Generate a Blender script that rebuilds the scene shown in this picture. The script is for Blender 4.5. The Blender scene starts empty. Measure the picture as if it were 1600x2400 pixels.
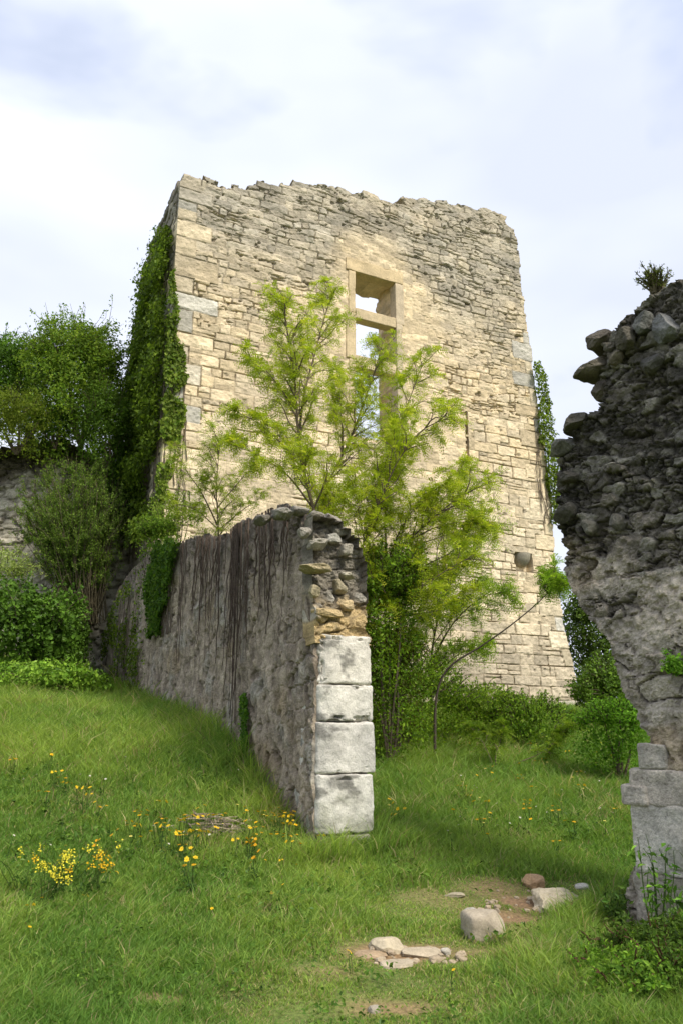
import bpy, math
import numpy as np
from mathutils import Vector

# ------------------------------------------------------------------ camera, sky, sun, exposure
S = bpy.context.scene
COL = S.collection
PITCH = math.radians(15.5)
FPX = 1800.0
CAM = np.array([0.0, 0.0, 1.6])
cd = bpy.data.cameras.new("camera")
cam = bpy.data.objects.new("camera", cd)
COL.objects.link(cam)
cam.location = CAM
cam.rotation_euler = (math.pi / 2 + PITCH, 0, 0)
cd.sensor_fit = 'VERTICAL'
cd.sensor_height = 36.0
cd.sensor_width = 24.0
cd.lens = 36.0 * FPX / 2400.0
cd.clip_start = 0.05
cd.clip_end = 3000
S.camera = cam

SUN_AZ = math.radians(136)      # clockwise from +Y
SUN_EL = math.radians(50)
SUN = np.array([math.sin(SUN_AZ) * math.cos(SUN_EL), math.cos(SUN_AZ) * math.cos(SUN_EL), math.sin(SUN_EL)])
ld = bpy.data.lights.new("sun", 'SUN')
ld.energy = 2.7
ld.angle = math.radians(14)
ld.color = (1.0, 0.93, 0.80)
lo = bpy.data.objects.new("sun", ld)
COL.objects.link(lo)
lo.rotation_euler = Vector((-SUN[0], -SUN[1], -SUN[2])).to_track_quat('-Z', 'Y').to_euler()

w = bpy.data.worlds.new("World")
S.world = w
w.use_nodes = True
nt = w.node_tree
nt.nodes.clear()


def nd_(tree, t, **kw):
    n = tree.nodes.new(t)
    for k, v in kw.items():
        setattr(n, k, v)
    return n


def lk(tree, a, ao, b, bi):
    tree.links.new(a.outputs[ao], b.inputs[bi])


sky = nd_(nt, 'ShaderNodeTexSky', sky_type='NISHITA', sun_disc=False)
sky.sun_elevation = SUN_EL
sky.sun_rotation = SUN_AZ
bgs = nd_(nt, 'ShaderNodeBackground')
bgs.inputs[1].default_value = 0.15
lk(nt, sky, 0, bgs, 0)
tc = nd_(nt, 'ShaderNodeTexCoord')
mp = nd_(nt, 'ShaderNodeMapping')
mp.inputs['Scale'].default_value = (1.0, 1.0, 2.2)
mp.inputs['Location'].default_value = (2.2, 4.1, 0.9)
lk(nt, tc, 'Generated', mp, 'Vector')
n1 = nd_(nt, 'ShaderNodeTexNoise')
n1.inputs['Scale'].default_value = 1.9
n1.inputs['Detail'].default_value = 5
n1.inputs['Roughness'].default_value = 0.5
n1.inputs['Distortion'].default_value = 0.3
lk(nt, mp, 0, n1, 'Vector')
r1 = nd_(nt, 'ShaderNodeValToRGB')           # cloud cover
r1.color_ramp.elements[0].position = 0.30
r1.color_ramp.elements[0].color = (0.45, 0.45, 0.45, 1)
r1.color_ramp.elements[1].position = 0.46
r1.color_ramp.elements[1].color = (1, 1, 1, 1)
lk(nt, n1, 0, r1, 0)
n2 = nd_(nt, 'ShaderNodeTexNoise')
n2.inputs['Scale'].default_value = 1.5
n2.inputs['Detail'].default_value = 4
n2.inputs['Roughness'].default_value = 0.5
mp2 = nd_(nt, 'ShaderNodeMapping')
mp2.inputs['Scale'].default_value = (1.0, 1.0, 2.6)
mp2.inputs['Location'].default_value = (0.4, 0.3, 0.2)
lk(nt, tc, 'Generated', mp2, 'Vector')
lk(nt, mp2, 0, n2, 'Vector')
r2 = nd_(nt, 'ShaderNodeValToRGB')           # cloud tone
r2.color_ramp.elements[0].position = 0.36
r2.color_ramp.elements[0].color = (0.60, 0.645, 0.77, 1)
r2.color_ramp.elements[1].position = 0.60
r2.color_ramp.elements[1].color = (0.78, 0.82, 0.94, 1)
lk(nt, n2, 0, r2, 0)
bgc = nd_(nt, 'ShaderNodeBackground')
bgc.inputs[1].default_value = 0.83
lk(nt, r2, 0, bgc, 0)
mxs = nd_(nt, 'ShaderNodeMixShader')
lk(nt, r1, 0, mxs, 0)
lk(nt, bgs, 0, mxs, 1)
lk(nt, bgc, 0, mxs, 2)
ow = nd_(nt, 'ShaderNodeOutputWorld')
lk(nt, mxs, 0, ow, 0)

S.view_settings.view_transform = 'Standard'
S.view_settings.look = 'None'
S.view_settings.exposure = 0.72
S.view_settings.gamma = 1.0
S.render.engine = 'CYCLES'
S.cycles.use_denoising = True
S.cycles.max_bounces = 9
S.cycles.diffuse_bounces = 6
S.cycles.transmission_bounces = 6
S.cycles.use_adaptive_sampling = True
S.cycles.adaptive_threshold = 0.02

# ------------------------------------------------------------------ maths helpers
rng = np.random.default_rng(7)


def ray(x, y):
    a = (x - 800) / FPX
    b = (1200 - y) / FPX
    return np.array([a, math.cos(PITCH) - b * math.sin(PITCH), math.sin(PITCH) + b * math.cos(PITCH)])


def at(x, y, F):
    d = ray(x, y)
    return CAM + d * (F / d[1])


def onplane(x, y, O, n):
    d = ray(x, y)
    return CAM + d * (np.dot(O - CAM, n) / np.dot(d, n))


def uvp(x, y, O, u, n):
    P = onplane(x, y, O, n)
    return np.array([np.dot(P - O, u), P[2] - O[2]])


def toview(P):
    d = P - CAM
    f = d[..., 1] * math.cos(PITCH) + d[..., 2] * math.sin(PITCH)
    v = -d[..., 1] * math.sin(PITCH) + d[..., 2] * math.cos(PITCH)
    f = np.maximum(f, 1e-3)
    return 800 + FPX * d[..., 0] / f, 1200 - FPX * v / f


def sstep(a, b, x):
    t = np.clip((x - a) / (b - a), 0, 1)
    return t * t * (3 - 2 * t)


def hsh(i, j, k, s=0):
    i = np.asarray(i).astype(np.int64)
    j = np.asarray(j).astype(np.int64)
    k = np.asarray(k).astype(np.int64)
    h = (i * 374761393 + j * 668265263 + k * 2147483647 + s * 144665) & 0xFFFFFFFF
    h = ((h ^ (h >> 13)) * 1274126177) & 0xFFFFFFFF
    h = ((h ^ (h >> 16)) * 2246822519) & 0xFFFFFFFF
    h = h ^ (h >> 15)
    return (h & 0xFFFFFF) / float(0x1000000)


def vnoise(x, y, z, s=0):
    xi, yi, zi = np.floor(x), np.floor(y), np.floor(z)
    fx, fy, fz = x - xi, y - yi, z - zi
    fx = fx * fx * (3 - 2 * fx)
    fy = fy * fy * (3 - 2 * fy)
    fz = fz * fz * (3 - 2 * fz)
    r = 0
    for a in (0, 1):
        wa = fx if a else 1 - fx
        for b in (0, 1):
            wb = fy if b else 1 - fy
            for c in (0, 1):
                wc = fz if c else 1 - fz
                r = r + wa * wb * wc * hsh(xi + a, yi + b, zi + c, s)
    return r * 2 - 1


def fbm(x, y, z=0.0, octv=4, s=0, gain=0.5):
    x = np.asarray(x, float)
    y = np.asarray(y, float)
    z = np.asarray(z, float) + np.zeros_like(x)
    r = 0
    a = 1.0
    t = 0
    for o in range(octv):
        k = 2.03 ** o
        r = r + a * vnoise(x * k + o * 17.3, y * k + o * 9.1, z * k + o * 5.7, s + o)
        t += a
        a *= gain
    return r / t


def inpoly(u, v, poly):
    poly = np.asarray(poly)
    r = np.zeros(u.shape, bool)
    n = len(poly)
    for i in range(n):
        x1, y1 = poly[i]
        x2, y2 = poly[(i + 1) % n]
        c = (y1 > v) != (y2 > v)
        with np.errstate(divide='ignore', invalid='ignore'):
            r ^= c & (u < (x2 - x1) * (v - y1) / (y2 - y1 + 1e-12) + x1)
    return r


def unit(a):
    return a / (np.linalg.norm(a, axis=-1, keepdims=True) + 1e-12)


# ------------------------------------------------------------------ mesh helpers
def mesh_np(name, verts, faces3=None, faces4=None, col=None, smooth=False):
    me = bpy.data.meshes.new(name)
    verts = np.asarray(verts, np.float32)
    f3 = np.zeros((0, 3), np.int32) if faces3 is None else np.asarray(faces3, np.int32).reshape(-1, 3)
    f4 = np.zeros((0, 4), np.int32) if faces4 is None else np.asarray(faces4, np.int32).reshape(-1, 4)
    me.vertices.add(len(verts))
    me.vertices.foreach_set("co", verts.ravel())
    nl = f3.size + f4.size
    me.loops.add(nl)
    me.loops.foreach_set("vertex_index", np.concatenate([f3.ravel(), f4.ravel()]))
    npol = len(f3) + len(f4)
    me.polygons.add(npol)
    ls = np.concatenate([np.arange(len(f3)) * 3, f3.size + np.arange(len(f4)) * 4]).astype(np.int32)
    me.polygons.foreach_set("loop_start", ls)
    me.polygons.foreach_set("use_smooth", np.full(npol, bool(smooth)))
    me.update(calc_edges=True)
    if col is not None:
        a = me.attributes.new("Col", 'FLOAT_COLOR', 'POINT')
        c = np.ones((len(verts), 4), np.float32)
        c[:, :3] = col
        a.data.foreach_set("color", c.ravel())
    me.validate()
    return me


def link(name, me, mat, parent=None, loc=None):
    o = bpy.data.objects.new(name, me)
    COL.objects.link(o)
    if mat is not None and me is not None and not me.materials:
        me.materials.append(mat)
    if parent is not None:
        o.parent = parent
    if loc is not None:
        o.location = loc
    return o


def tag(o, label=None, cat=None, group=None, kind=None):
    if label:
        o['label'] = label
    if cat:
        o['category'] = cat
    if group:
        o['group'] = group
    if kind:
        o['kind'] = kind
    return o


def thing(name, loc, label, cat, group=None):
    o = bpy.data.objects.new(name, None)
    COL.objects.link(o)
    o.location = loc
    o.empty_display_size = 0.3
    return tag(o, label, cat, group)


class MB:
    """collects world-space pieces; build() makes ONE mesh, in the parent's local frame"""

    def __init__(s):
        s.v, s.f3, s.f4, s.c, s.n = [], [], [], [], 0

    def add(s, v, f3=None, f4=None, c=(0.5, 0.5, 0.5)):
        v = np.asarray(v, float)
        s.v.append(v)
        cc = np.empty((len(v), 3))
        cc[:] = c
        s.c.append(cc)
        if f3 is not None and len(f3):
            s.f3.append(np.asarray(f3) + s.n)
        if f4 is not None and len(f4):
            s.f4.append(np.asarray(f4) + s.n)
        s.n += len(v)

    def build(s, name, mat, parent=None, smooth=False):
        v = np.concatenate(s.v)
        if parent is not None:
            p, q = parent, np.zeros(3)
            while p is not None:
                q = q + np.array(p.location)
                p = p.parent
            v = v - q
        me = mesh_np(name, v, np.concatenate(s.f3) if s.f3 else None, np.concatenate(s.f4) if s.f4 else None,
                     np.concatenate(s.c), smooth)
        return link(name, me, mat, parent)


def tube(mb, pts, rad, sides=6, c=(0.1, 0.08, 0.06)):
    pts = np.asarray(pts, float)
    n = len(pts)
    rad = np.broadcast_to(np.asarray(rad, float), (n,))
    t = unit(np.gradient(pts, axis=0))
    ref = np.array([0.31, 0.77, 0.56])
    a = unit(np.cross(t, ref))
    b = np.cross(t, a)
    ang = np.arange(sides) / sides * 2 * math.pi
    v = pts[:, None, :] + rad[:, None, None] * (np.cos(ang)[None, :, None] * a[:, None, :] + np.sin(ang)[None, :, None] * b[:, None, :])
    v = v.reshape(-1, 3)
    i = np.arange(n - 1)[:, None] * sides
    j = np.arange(sides)[None, :]
    k = (j + 1) % sides
    f = np.stack([i + j, i + k, i + sides + k, i + sides + j], -1).reshape(-1, 4)
    mb.add(v, None, f, c)


def smoothpath(P, n):
    P = np.asarray(P, float)
    m = len(P)
    d = np.concatenate([[0], np.cumsum(np.linalg.norm(np.diff(P, axis=0), axis=1))])
    t = np.linspace(0, d[-1], n)
    if m == 2:
        return np.stack([np.interp(t, d, P[:, k]) for k in range(3)], -1)
    T = np.gradient(P, d, axis=0)
    i = np.clip(np.searchsorted(d, t, side='right') - 1, 0, m - 2)
    h = (d[i + 1] - d[i])
    s = (t - d[i]) / h
    s = s[:, None]
    h = h[:, None]
    return ((2 * s**3 - 3 * s**2 + 1) * P[i] + (s**3 - 2 * s**2 + s) * h * T[i] + (-2 * s**3 + 3 * s**2) * P[i + 1] + (s**3 - s**2) * h * T[i + 1])


# ------------------------------------------------------------------ materials
def new_mat(name):
    m = bpy.data.materials.new(name)
    m.use_nodes = True
    m.node_tree.nodes.clear()
    return m, m.node_tree


def stone_mat(name, fine=55.0, bump=0.5, dist=0.012, spots=0.35, var=0.35, rough=0.92, pits=0.5):
    m, t = new_mat(name)
    at_ = nd_(t, 'ShaderNodeAttribute', attribute_name='Col')
    geo = nd_(t, 'ShaderNodeNewGeometry')
    na = nd_(t, 'ShaderNodeTexNoise')
    na.inputs['Scale'].default_value = fine * 0.16
    na.inputs['Detail'].default_value = 8
    na.inputs['Roughness'].default_value = 0.65
    lk(t, geo, 'Position', na, 'Vector')
    nb = nd_(t, 'ShaderNodeTexNoise')
    nb.inputs['Scale'].default_value = fine
    nb.inputs['Detail'].default_value = 5
    nb.inputs['Roughness'].default_value = 0.7
    lk(t, geo, 'Position', nb, 'Vector')
    mr = nd_(t, 'ShaderNodeMapRange')
    mr.inputs[1].default_value = 0.28
    mr.inputs[2].default_value = 0.72
    mr.inputs[3].default_value = 1.0 - var
    mr.inputs[4].default_value = 1.0 + var
    lk(t, na, 0, mr, 0)
    mr2 = nd_(t, 'ShaderNodeMapRange')
    mr2.inputs[1].default_value = 0.3
    mr2.inputs[2].default_value = 0.7
    mr2.inputs[3].default_value = 1.0 - var * 0.8
    mr2.inputs[4].default_value = 1.0 + var * 0.8
    lk(t, nb, 0, mr2, 0)
    mu = nd_(t, 'ShaderNodeMath', operation='MULTIPLY')
    lk(t, mr, 0, mu, 0)
    lk(t, mr2, 0, mu, 1)
    vm = nd_(t, 'ShaderNodeVectorMath', operation='SCALE')
    lk(t, at_, 'Color', vm, 0)
    lk(t, mu, 0, vm, 'Scale')
    # lichen: pale and dark patches
    vo = nd_(t, 'ShaderNodeTexNoise')
    vo.inputs['Scale'].default_value = fine * 0.35
    vo.inputs['Detail'].default_value = 6
    vo.inputs['Roughness'].default_value = 0.75
    vadd = nd_(t, 'ShaderNodeVectorMath', operation='ADD')
    vadd.inputs[1].default_value = (13.1, 4.7, 8.8)
    lk(t, geo, 'Position', vadd, 0)
    lk(t, vadd, 0, vo, 'Vector')
    rl = nd_(t, 'ShaderNodeValToRGB')
    rl.color_ramp.elements[0].position = 0.60
    rl.color_ramp.elements[0].color = (0, 0, 0, 1)
    rl.color_ramp.elements[1].position = 0.72
    rl.color_ramp.elements[1].color = (spots, spots, spots, 1)
    lk(t, vo, 0, rl, 0)
    mx = nd_(t, 'ShaderNodeMix', data_type='RGBA')
    lk(t, rl, 0, mx, 0)
    lk(t, vm, 0, mx, 6)
    mx.inputs[7].default_value = (0.50, 0.48, 0.42, 1)
    rd = nd_(t, 'ShaderNodeValToRGB')
    rd.color_ramp.elements[0].position = 0.30
    rd.color_ramp.elements[0].color = (pits, pits, pits, 1)
    rd.color_ramp.elements[1].position = 0.40
    rd.color_ramp.elements[1].color = (0, 0, 0, 1)
    lk(t, vo, 0, rd, 0)
    mx2 = nd_(t, 'ShaderNodeMix', data_type='RGBA')
    lk(t, rd, 0, mx2, 0)
    lk(t, mx, 2, mx2, 6)
    mx2.inputs[7].default_value = (0.06, 0.055, 0.045, 1)
    bs = nd_(t, 'ShaderNodeBsdfPrincipled')
    bs.inputs['Roughness'].default_value = rough
    bs.inputs['Specular IOR Level'].default_value = 0.2
    lk(t, mx2, 2, bs, 'Base Color')
    ad = nd_(t, 'ShaderNodeMath', operation='MULTIPLY_ADD')
    lk(t, na, 0, ad, 0)
    ad.inputs[1].default_value = 2.0
    lk(t, nb, 0, ad, 2)
    bp = nd_(t, 'ShaderNodeBump')
    bp.inputs['Strength'].default_value = bump
    bp.inputs['Distance'].default_value = dist
    lk(t, ad, 0, bp, 'Height')
    lk(t, bp, 0, bs, 'Normal')
    o = nd_(t, 'ShaderNodeOutputMaterial')
    lk(t, bs, 0, o, 0)
    return m


def leaf_mat(name, trans=0.35, rough=0.5, tint=(1.15, 1.2, 0.6)):
    m, t = new_mat(name)
    a = nd_(t, 'ShaderNodeAttribute', attribute_name='Col')
    bs = nd_(t, 'ShaderNodeBsdfPrincipled')
    bs.inputs['Roughness'].default_value = rough
    bs.inputs['Specular IOR Level'].default_value = 0.12
    lk(t, a, 'Color', bs, 'Base Color')
    mu = nd_(t, 'ShaderNodeVectorMath', operation='MULTIPLY')
    mu.inputs[1].default_value = tint
    lk(t, a, 'Color', mu, 0)
    tr = nd_(t, 'ShaderNodeBsdfTranslucent')
    lk(t, mu, 0, tr, 0)
    mx = nd_(t, 'ShaderNodeMixShader')
    mx.inputs[0].default_value = trans
    lk(t, bs, 0, mx, 1)
    lk(t, tr, 0, mx, 2)
    o = nd_(t, 'ShaderNodeOutputMaterial')
    lk(t, mx, 0, o, 0)
    return m


def plain_mat(name, rough=0.85, bump=0.0, scale=80):
    m, t = new_mat(name)
    a = nd_(t, 'ShaderNodeAttribute', attribute_name='Col')
    geo = nd_(t, 'ShaderNodeNewGeometry')
    n = nd_(t, 'ShaderNodeTexNoise')
    n.inputs['Scale'].default_value = scale
    n.inputs['Detail'].default_value = 4
    lk(t, geo, 'Position', n, 'Vector')
    mr = nd_(t, 'ShaderNodeMapRange')
    mr.inputs[1].default_value = 0.3
    mr.inputs[2].default_value = 0.7
    mr.inputs[3].default_value = 0.65
    mr.inputs[4].default_value = 1.35
    lk(t, n, 0, mr, 0)
    vm = nd_(t, 'ShaderNodeVectorMath', operation='SCALE')
    lk(t, a, 'Color', vm, 0)
    lk(t, mr, 0, vm, 'Scale')
    bs = nd_(t, 'ShaderNodeBsdfPrincipled')
    bs.inputs['Roughness'].default_value = rough
    bs.inputs['Specular IOR Level'].default_value = 0.2
    lk(t, vm, 0, bs, 'Base Color')
    if bump:
        bp = nd_(t, 'ShaderNodeBump')
        bp.inputs['Strength'].default_value = bump
        bp.inputs['Distance'].default_value = 0.02
        lk(t, n, 0, bp, 'Height')
        lk(t, bp, 0, bs, 'Normal')
    o = nd_(t, 'ShaderNodeOutputMaterial')
    lk(t, bs, 0, o, 0)
    return m


M_TOWER = stone_mat("limestone_masonry", fine=26, bump=0.55, dist=0.02, spots=0.25, var=0.20, pits=0.35)
M_NEAR = stone_mat("old_plaster_stone", fine=46, bump=1.0, dist=0.020, spots=0.45, var=0.38, pits=0.65)
M_ASHLAR = stone_mat("pale_ashlar", fine=70, bump=0.7, dist=0.010, spots=0.30, var=0.24, pits=0.75)
M_DARK = stone_mat("stained_rubble", fine=48, bump=1.0, dist=0.022, spots=0.42, var=0.42, pits=0.65)
M_ROCK = stone_mat("field_stone", fine=70, bump=0.5, dist=0.008, spots=0.25, var=0.25, pits=0.25)
M_LEAF = leaf_mat("leaf", trans=0.48)
M_LEAFD = leaf_mat("leaf_glossy", trans=0.22, rough=0.4)
M_GRASS = leaf_mat("grass_blade", trans=0.5, rough=0.55, tint=(1.1, 1.15, 0.6))
M_BARK = plain_mat("bark", 0.9, 0.5, 60)
M_SOIL = plain_mat("soil_and_turf", 0.95, 0.8, 40)
M_PETAL = leaf_mat("petal", trans=0.25, rough=0.6, tint=(1.0, 0.9, 0.5))

# ------------------------------------------------------------------ main planes
# tower front: left corner TO, along TU (to the right and away), outward normal TN
TO = np.array([-3.825, 15.5, 0.0])
TU = np.array([0.8927, 0.4507, 0.0])
TN = np.array([0.4507, -0.8927, 0.0])
# near wall: pier corner WO, running back along -TN; its left face looks along -TU
WO = np.array([-0.22, 7.2, 0.0])
# right wall: base of its left end RO, running right and towards the camera
RO = np.array([1.96, 6.0, 0.0])
RU = np.array([0.66, -0.7513, 0.0])
RN = np.array([-0.7513, -0.66, 0.0])
ZV = np.array([0, 0, 1.0])


# ------------------------------------------------------------------ ground
def tps(P):
    P = np.asarray(P, float)
    X = P[:, :2]
    n = len(P)
    r = np.linalg.norm(X[:, None] - X[None], axis=-1)
    K = np.where(r > 0, r * r * np.log(r + 1e-9), 0) + np.eye(n) * 0.02
    A = np.zeros((n + 3, n + 3))
    A[:n, :n] = K
    A[:n, n] = 1
    A[:n, n + 1:] = X
    A[n:, :n] = A[:n, n:].T
    s = np.linalg.solve(A, np.concatenate([P[:, 2], np.zeros(3)]))

    def f(x, y):
        x = np.asarray(x, float)
        y = np.asarray(y, float)
        o = s[n] + s[n + 1] * x + s[n + 2] * y
        for k in range(n):
            q = np.hypot(x - X[k, 0], y - X[k, 1])
            o = o + s[k] * np.where(q > 0, q * q * np.log(q + 1e-9), 0)
        return o
    return f


_near = [(0, 0, 0), (0, 4.4, .154), (1.63, 4.2, .2), (0, 2, .05), (-1.56, 4, .27), (-3, 0, .1), (3, 0, 0), (0, -4, -.1), (-4, -4, 0), (4, -4, -.1)]
gL = tps(_near + [(-.3, 7.2, .53), (-1.1, 8.87, 1.17), (-2.3, 11.2, 1.63), (-3.9, 14.24, 2.03), (-5.1, 16.6, 2.55), (-7, 16, 2.75),
                  (-2.67, 6.5, .66), (-8, 8, 1.4), (-12, 16, 3.2), (-10, 25, 4), (-4.5, 11, 1.8), (-5, 20, 3.2), (3, 8, .6), (3, 20, 1.9), (-1.3, 6.3, .5)])
gR = tps(_near + [(.3, 7.2, .50), (1.96, 6, .27), (3.7, 12, .98), (6.1, 20, 1.85), (5.4, 16, 1.75), (.5, 11, 1.0), (-1.5, 14, 1.6),
                  (-4, 16, 2.2), (0, 17, 1.95), (3, 8, .62), (6, 6, .4), (10, 12, 1.0), (12, 22, 1.9), (0, 30, 2.2), (-1, 8.7, .75), (1.5, 8.6, .68), (-8, 8, 1.0)])


def ground(x, y):
    x = np.asarray(x, float)
    y = np.asarray(y, float)
    d = (x - WO[0]) * TU[0] + (y - WO[1]) * TU[1]       # across the near wall, 0 at its left face
    wgt = sstep(0.0, 0.5, d)
    h = gL(x, y) * (1 - wgt) + gR(x, y) * wgt
    r = np.hypot(x, y - 10)
    k = sstep(22, 45, r)
    h = h * (1 - k) + 1.6 * k
    return h + (0.035 * fbm(x * 0.9, y * 0.9, 0, 3, 11) + 0.02 * fbm(x * 3.1, y * 3.1, 0, 2, 12)) * (1 - k)


def onground(x, y):
    d = ray(x, y)
    t = 2.0 + np.arange(2600) * .012
    P = CAM + d * t[:, None]
    k = np.argmax(P[:, 2] <= ground(P[:, 0], P[:, 1]))
    return P[k]


def path_mask(x, y):
    """bare, trodden earth"""
    m = 0
    for (px, py, rx, ry, a) in DIRT:
        m = np.maximum(m, a * (1 - sstep(0.3, 1.0, np.hypot((x - px) / rx, (y - py) / ry) + 0.45 * fbm(x * 5, y * 5, 0, 3, 31))))
    return m


DIRT = []
for (px, py, rx, ry, a) in [(1250, 2120, .42, .28, 1), (1190, 2150, .40, .22, .9), (940, 2235, .45, .20, .9), (1160, 2080, .45, .3, .6), (1080, 2235, .5, .16, .6),
                            (370, 2345, .22, .13, .8), (900, 2370, .35, .16, .7), (1050, 2110, .5, .3, .35), (1470, 2180, .35, .25, .8), (790, 2280, .35, .12, .4),
                            (500, 1955, .3, .15, .5)]:
    p = onground(px, py)
    DIRT.append((p[0], p[1], rx, ry, a))


def build_ground():
    fx = np.arange(-9, 9.01, 0.09)
    fy = np.arange(2.0, 22.01, 0.09)
    c = np.array([400, 250, 150, 90, 60, 40, 30, 24, 19, 15, 12, 10.5])
    xs = np.concatenate([-c, fx, c[::-1]])
    ys = np.concatenate([-(c - 10), [-0.3, 0.5, 1.2], fy, c[::-1] + 11.5])
    X, Y = np.meshgrid(xs, ys)
    Z = ground(X, Y)
    d = path_mask(X, Y)[..., None]
    n = fbm(X * 1.3, Y * 1.3, 0, 4, 21)[..., None]
    turf = np.array([.11, .14, .035]) * (1 + .35 * n)
    soil = np.array([.24, .15, .085]) * (1 + .3 * n)
    col = turf * (1 - d) + soil * d
    ny, nx = X.shape
    i = np.arange(ny - 1)[:, None] * nx + np.arange(nx - 1)[None]
    f = np.stack([i, i + 1, i + nx + 1, i + nx], -1).reshape(-1, 4)
    me = mesh_np("ground", np.stack([X, Y, Z], -1).reshape(-1, 3), None, f, col.reshape(-1, 3), True)
    o = link("ground", me, M_SOIL)
    tag(o, "grassy sloping ground with patches of bare earth", "ground", kind='structure')


build_ground()


# ------------------------------------------------------------------ masonry
def voro(u, v, sx, sy, seed, jx=0.8, jy=0.5, p=3.0, wob=0.25):
    """irregular stones: id, centre, edge distance (0 at joint), random numbers"""
    uw = u + wob * sx * fbm(u / sx * 0.9, v / sy * 0.9, 3.3, 2, seed + 5)
    vw = v + wob * sy * fbm(u / sx * 0.7, v / sy * 0.7, 7.7, 2, seed + 6)
    j0 = np.floor(vw / sy)
    F1 = np.full(u.shape, 9e9)
    F2 = F1.copy()
    ci = np.zeros(u.shape)
    cj = np.zeros(u.shape)
    cu = np.zeros(u.shape)
    cv = np.zeros(u.shape)
    for dj in (-1, 0, 1):
        j = j0 + dj
        off = hsh(j, j * 0, j * 0 + 3, seed)
        i0 = np.floor(uw / sx + off)
        for di in (-1, 0, 1):
            i = i0 + di
            pu = (i + .5 + jx * (hsh(i, j, 1, seed) - .5) - off) * sx
            pv = (j + .5 + jy * (hsh(i, j, 2, seed) - .5)) * sy
            du = np.abs(uw - pu) / sx
            dv = np.abs(vw - pv) / sy
            d = (du**p + dv**p)**(1 / p) - 0.22 * hsh(i, j, 4, seed)
            c = d < F1
            F2 = np.where(c, F1, np.minimum(F2, d))
            F1 = np.where(c, d, F1)
            ci = np.where(c, i, ci)
            cj = np.where(c, j, cj)
            cu = np.where(c, pu, cu)
            cv = np.where(c, pv, cv)
    e = (F2 - F1)
    r = [hsh(ci, cj, 10 + k, seed) for k in range(5)]
    return dict(e=e, cu=cu, cv=cv, r=r)


def courses(u, v, seed, hmin, hmax, wmin, wmax, wob=.05, rnd=.012):
    """courses of squared stones of uneven height and length; some stones are two thin ones"""
    g = np.random.default_rng(seed)
    rows = np.cumsum(np.concatenate([[-1.0], hmin + (hmax - hmin) * g.random(int(22 / hmin))]))
    vw = v + wob * fbm(u * .8, v * .8, 1.5, 3, seed) + rnd * fbm(u * 6, v * 6, 2.5, 2, seed + 1)
    uw = u + rnd * 1.4 * fbm(u * 5, v * 7, 4.5, 2, seed + 2)
    j = np.clip(np.searchsorted(rows, vw) - 1, 0, len(rows) - 2)
    e = np.zeros(u.shape)
    cu = np.zeros(u.shape)
    idx = np.zeros(u.shape)
    for k in range(int(j.min()), int(j.max()) + 1):
        mk = j == k
        if not mk.any():
            continue
        ed = np.cumsum(np.concatenate([[-1.5 - g.random()], wmin + (wmax - wmin) * g.random(int(16 / wmin))**1.4]))
        x = uw[mk]
        i = np.clip(np.searchsorted(ed, x) - 1, 0, len(ed) - 2)
        e[mk] = np.minimum(x - ed[i], ed[i + 1] - x)
        cu[mk] = (ed[i] + ed[i + 1]) / 2
        idx[mk] = i
    lo, hi = rows[j], rows[j + 1]
    half = hsh(idx, j, 20, seed) > .80
    midv = lo + (hi - lo) * (.35 + .3 * hsh(idx, j, 21, seed))
    up_ = half & (vw > midv)
    lo2 = np.where(up_, midv, lo)
    hi2 = np.where(half & ~up_, midv, hi)
    ev = np.minimum(vw - lo2, hi2 - vw)
    # rounded corners
    k_ = .03
    ex, ey = np.maximum(k_ - e, 0), np.maximum(k_ - ev, 0)
    ee = np.where((ex > 0) & (ey > 0), k_ - np.hypot(ex, ey), np.minimum(e, ev))
    idx = idx * 2 + up_
    return dict(e=np.maximum(ee, 0), cu=cu, cv=(lo2 + hi2) / 2 - (vw - v), r=[hsh(idx, j, 10 + q, seed) for q in range(5)])


def quoin(u, v, seed, rows, wmin, wmax, joint=0.03):
    """corner blocks: returns inside mask + edge distance in metres + randoms"""
    rows = np.asarray(rows)
    vw = v + 0.015 * fbm(u * 3, v * 3, 0, 2, seed)
    j = np.clip(np.searchsorted(rows, vw) - 1, 0, len(rows) - 2)
    h1 = hsh(j, j * 0, j * 0, seed)
    wid = np.where(j % 2 == 0, wmax, wmin) * (0.8 + 0.4 * h1) + 0.01 * fbm(u * 5, v * 5, 0, 2, seed + 1)
    e = np.minimum(np.minimum(vw - rows[j], rows[j + 1] - vw), wid - u)
    return u < wid, e, [hsh(j, j * 0 + 1, j * 0 + k, seed) for k in range(4)]


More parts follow.
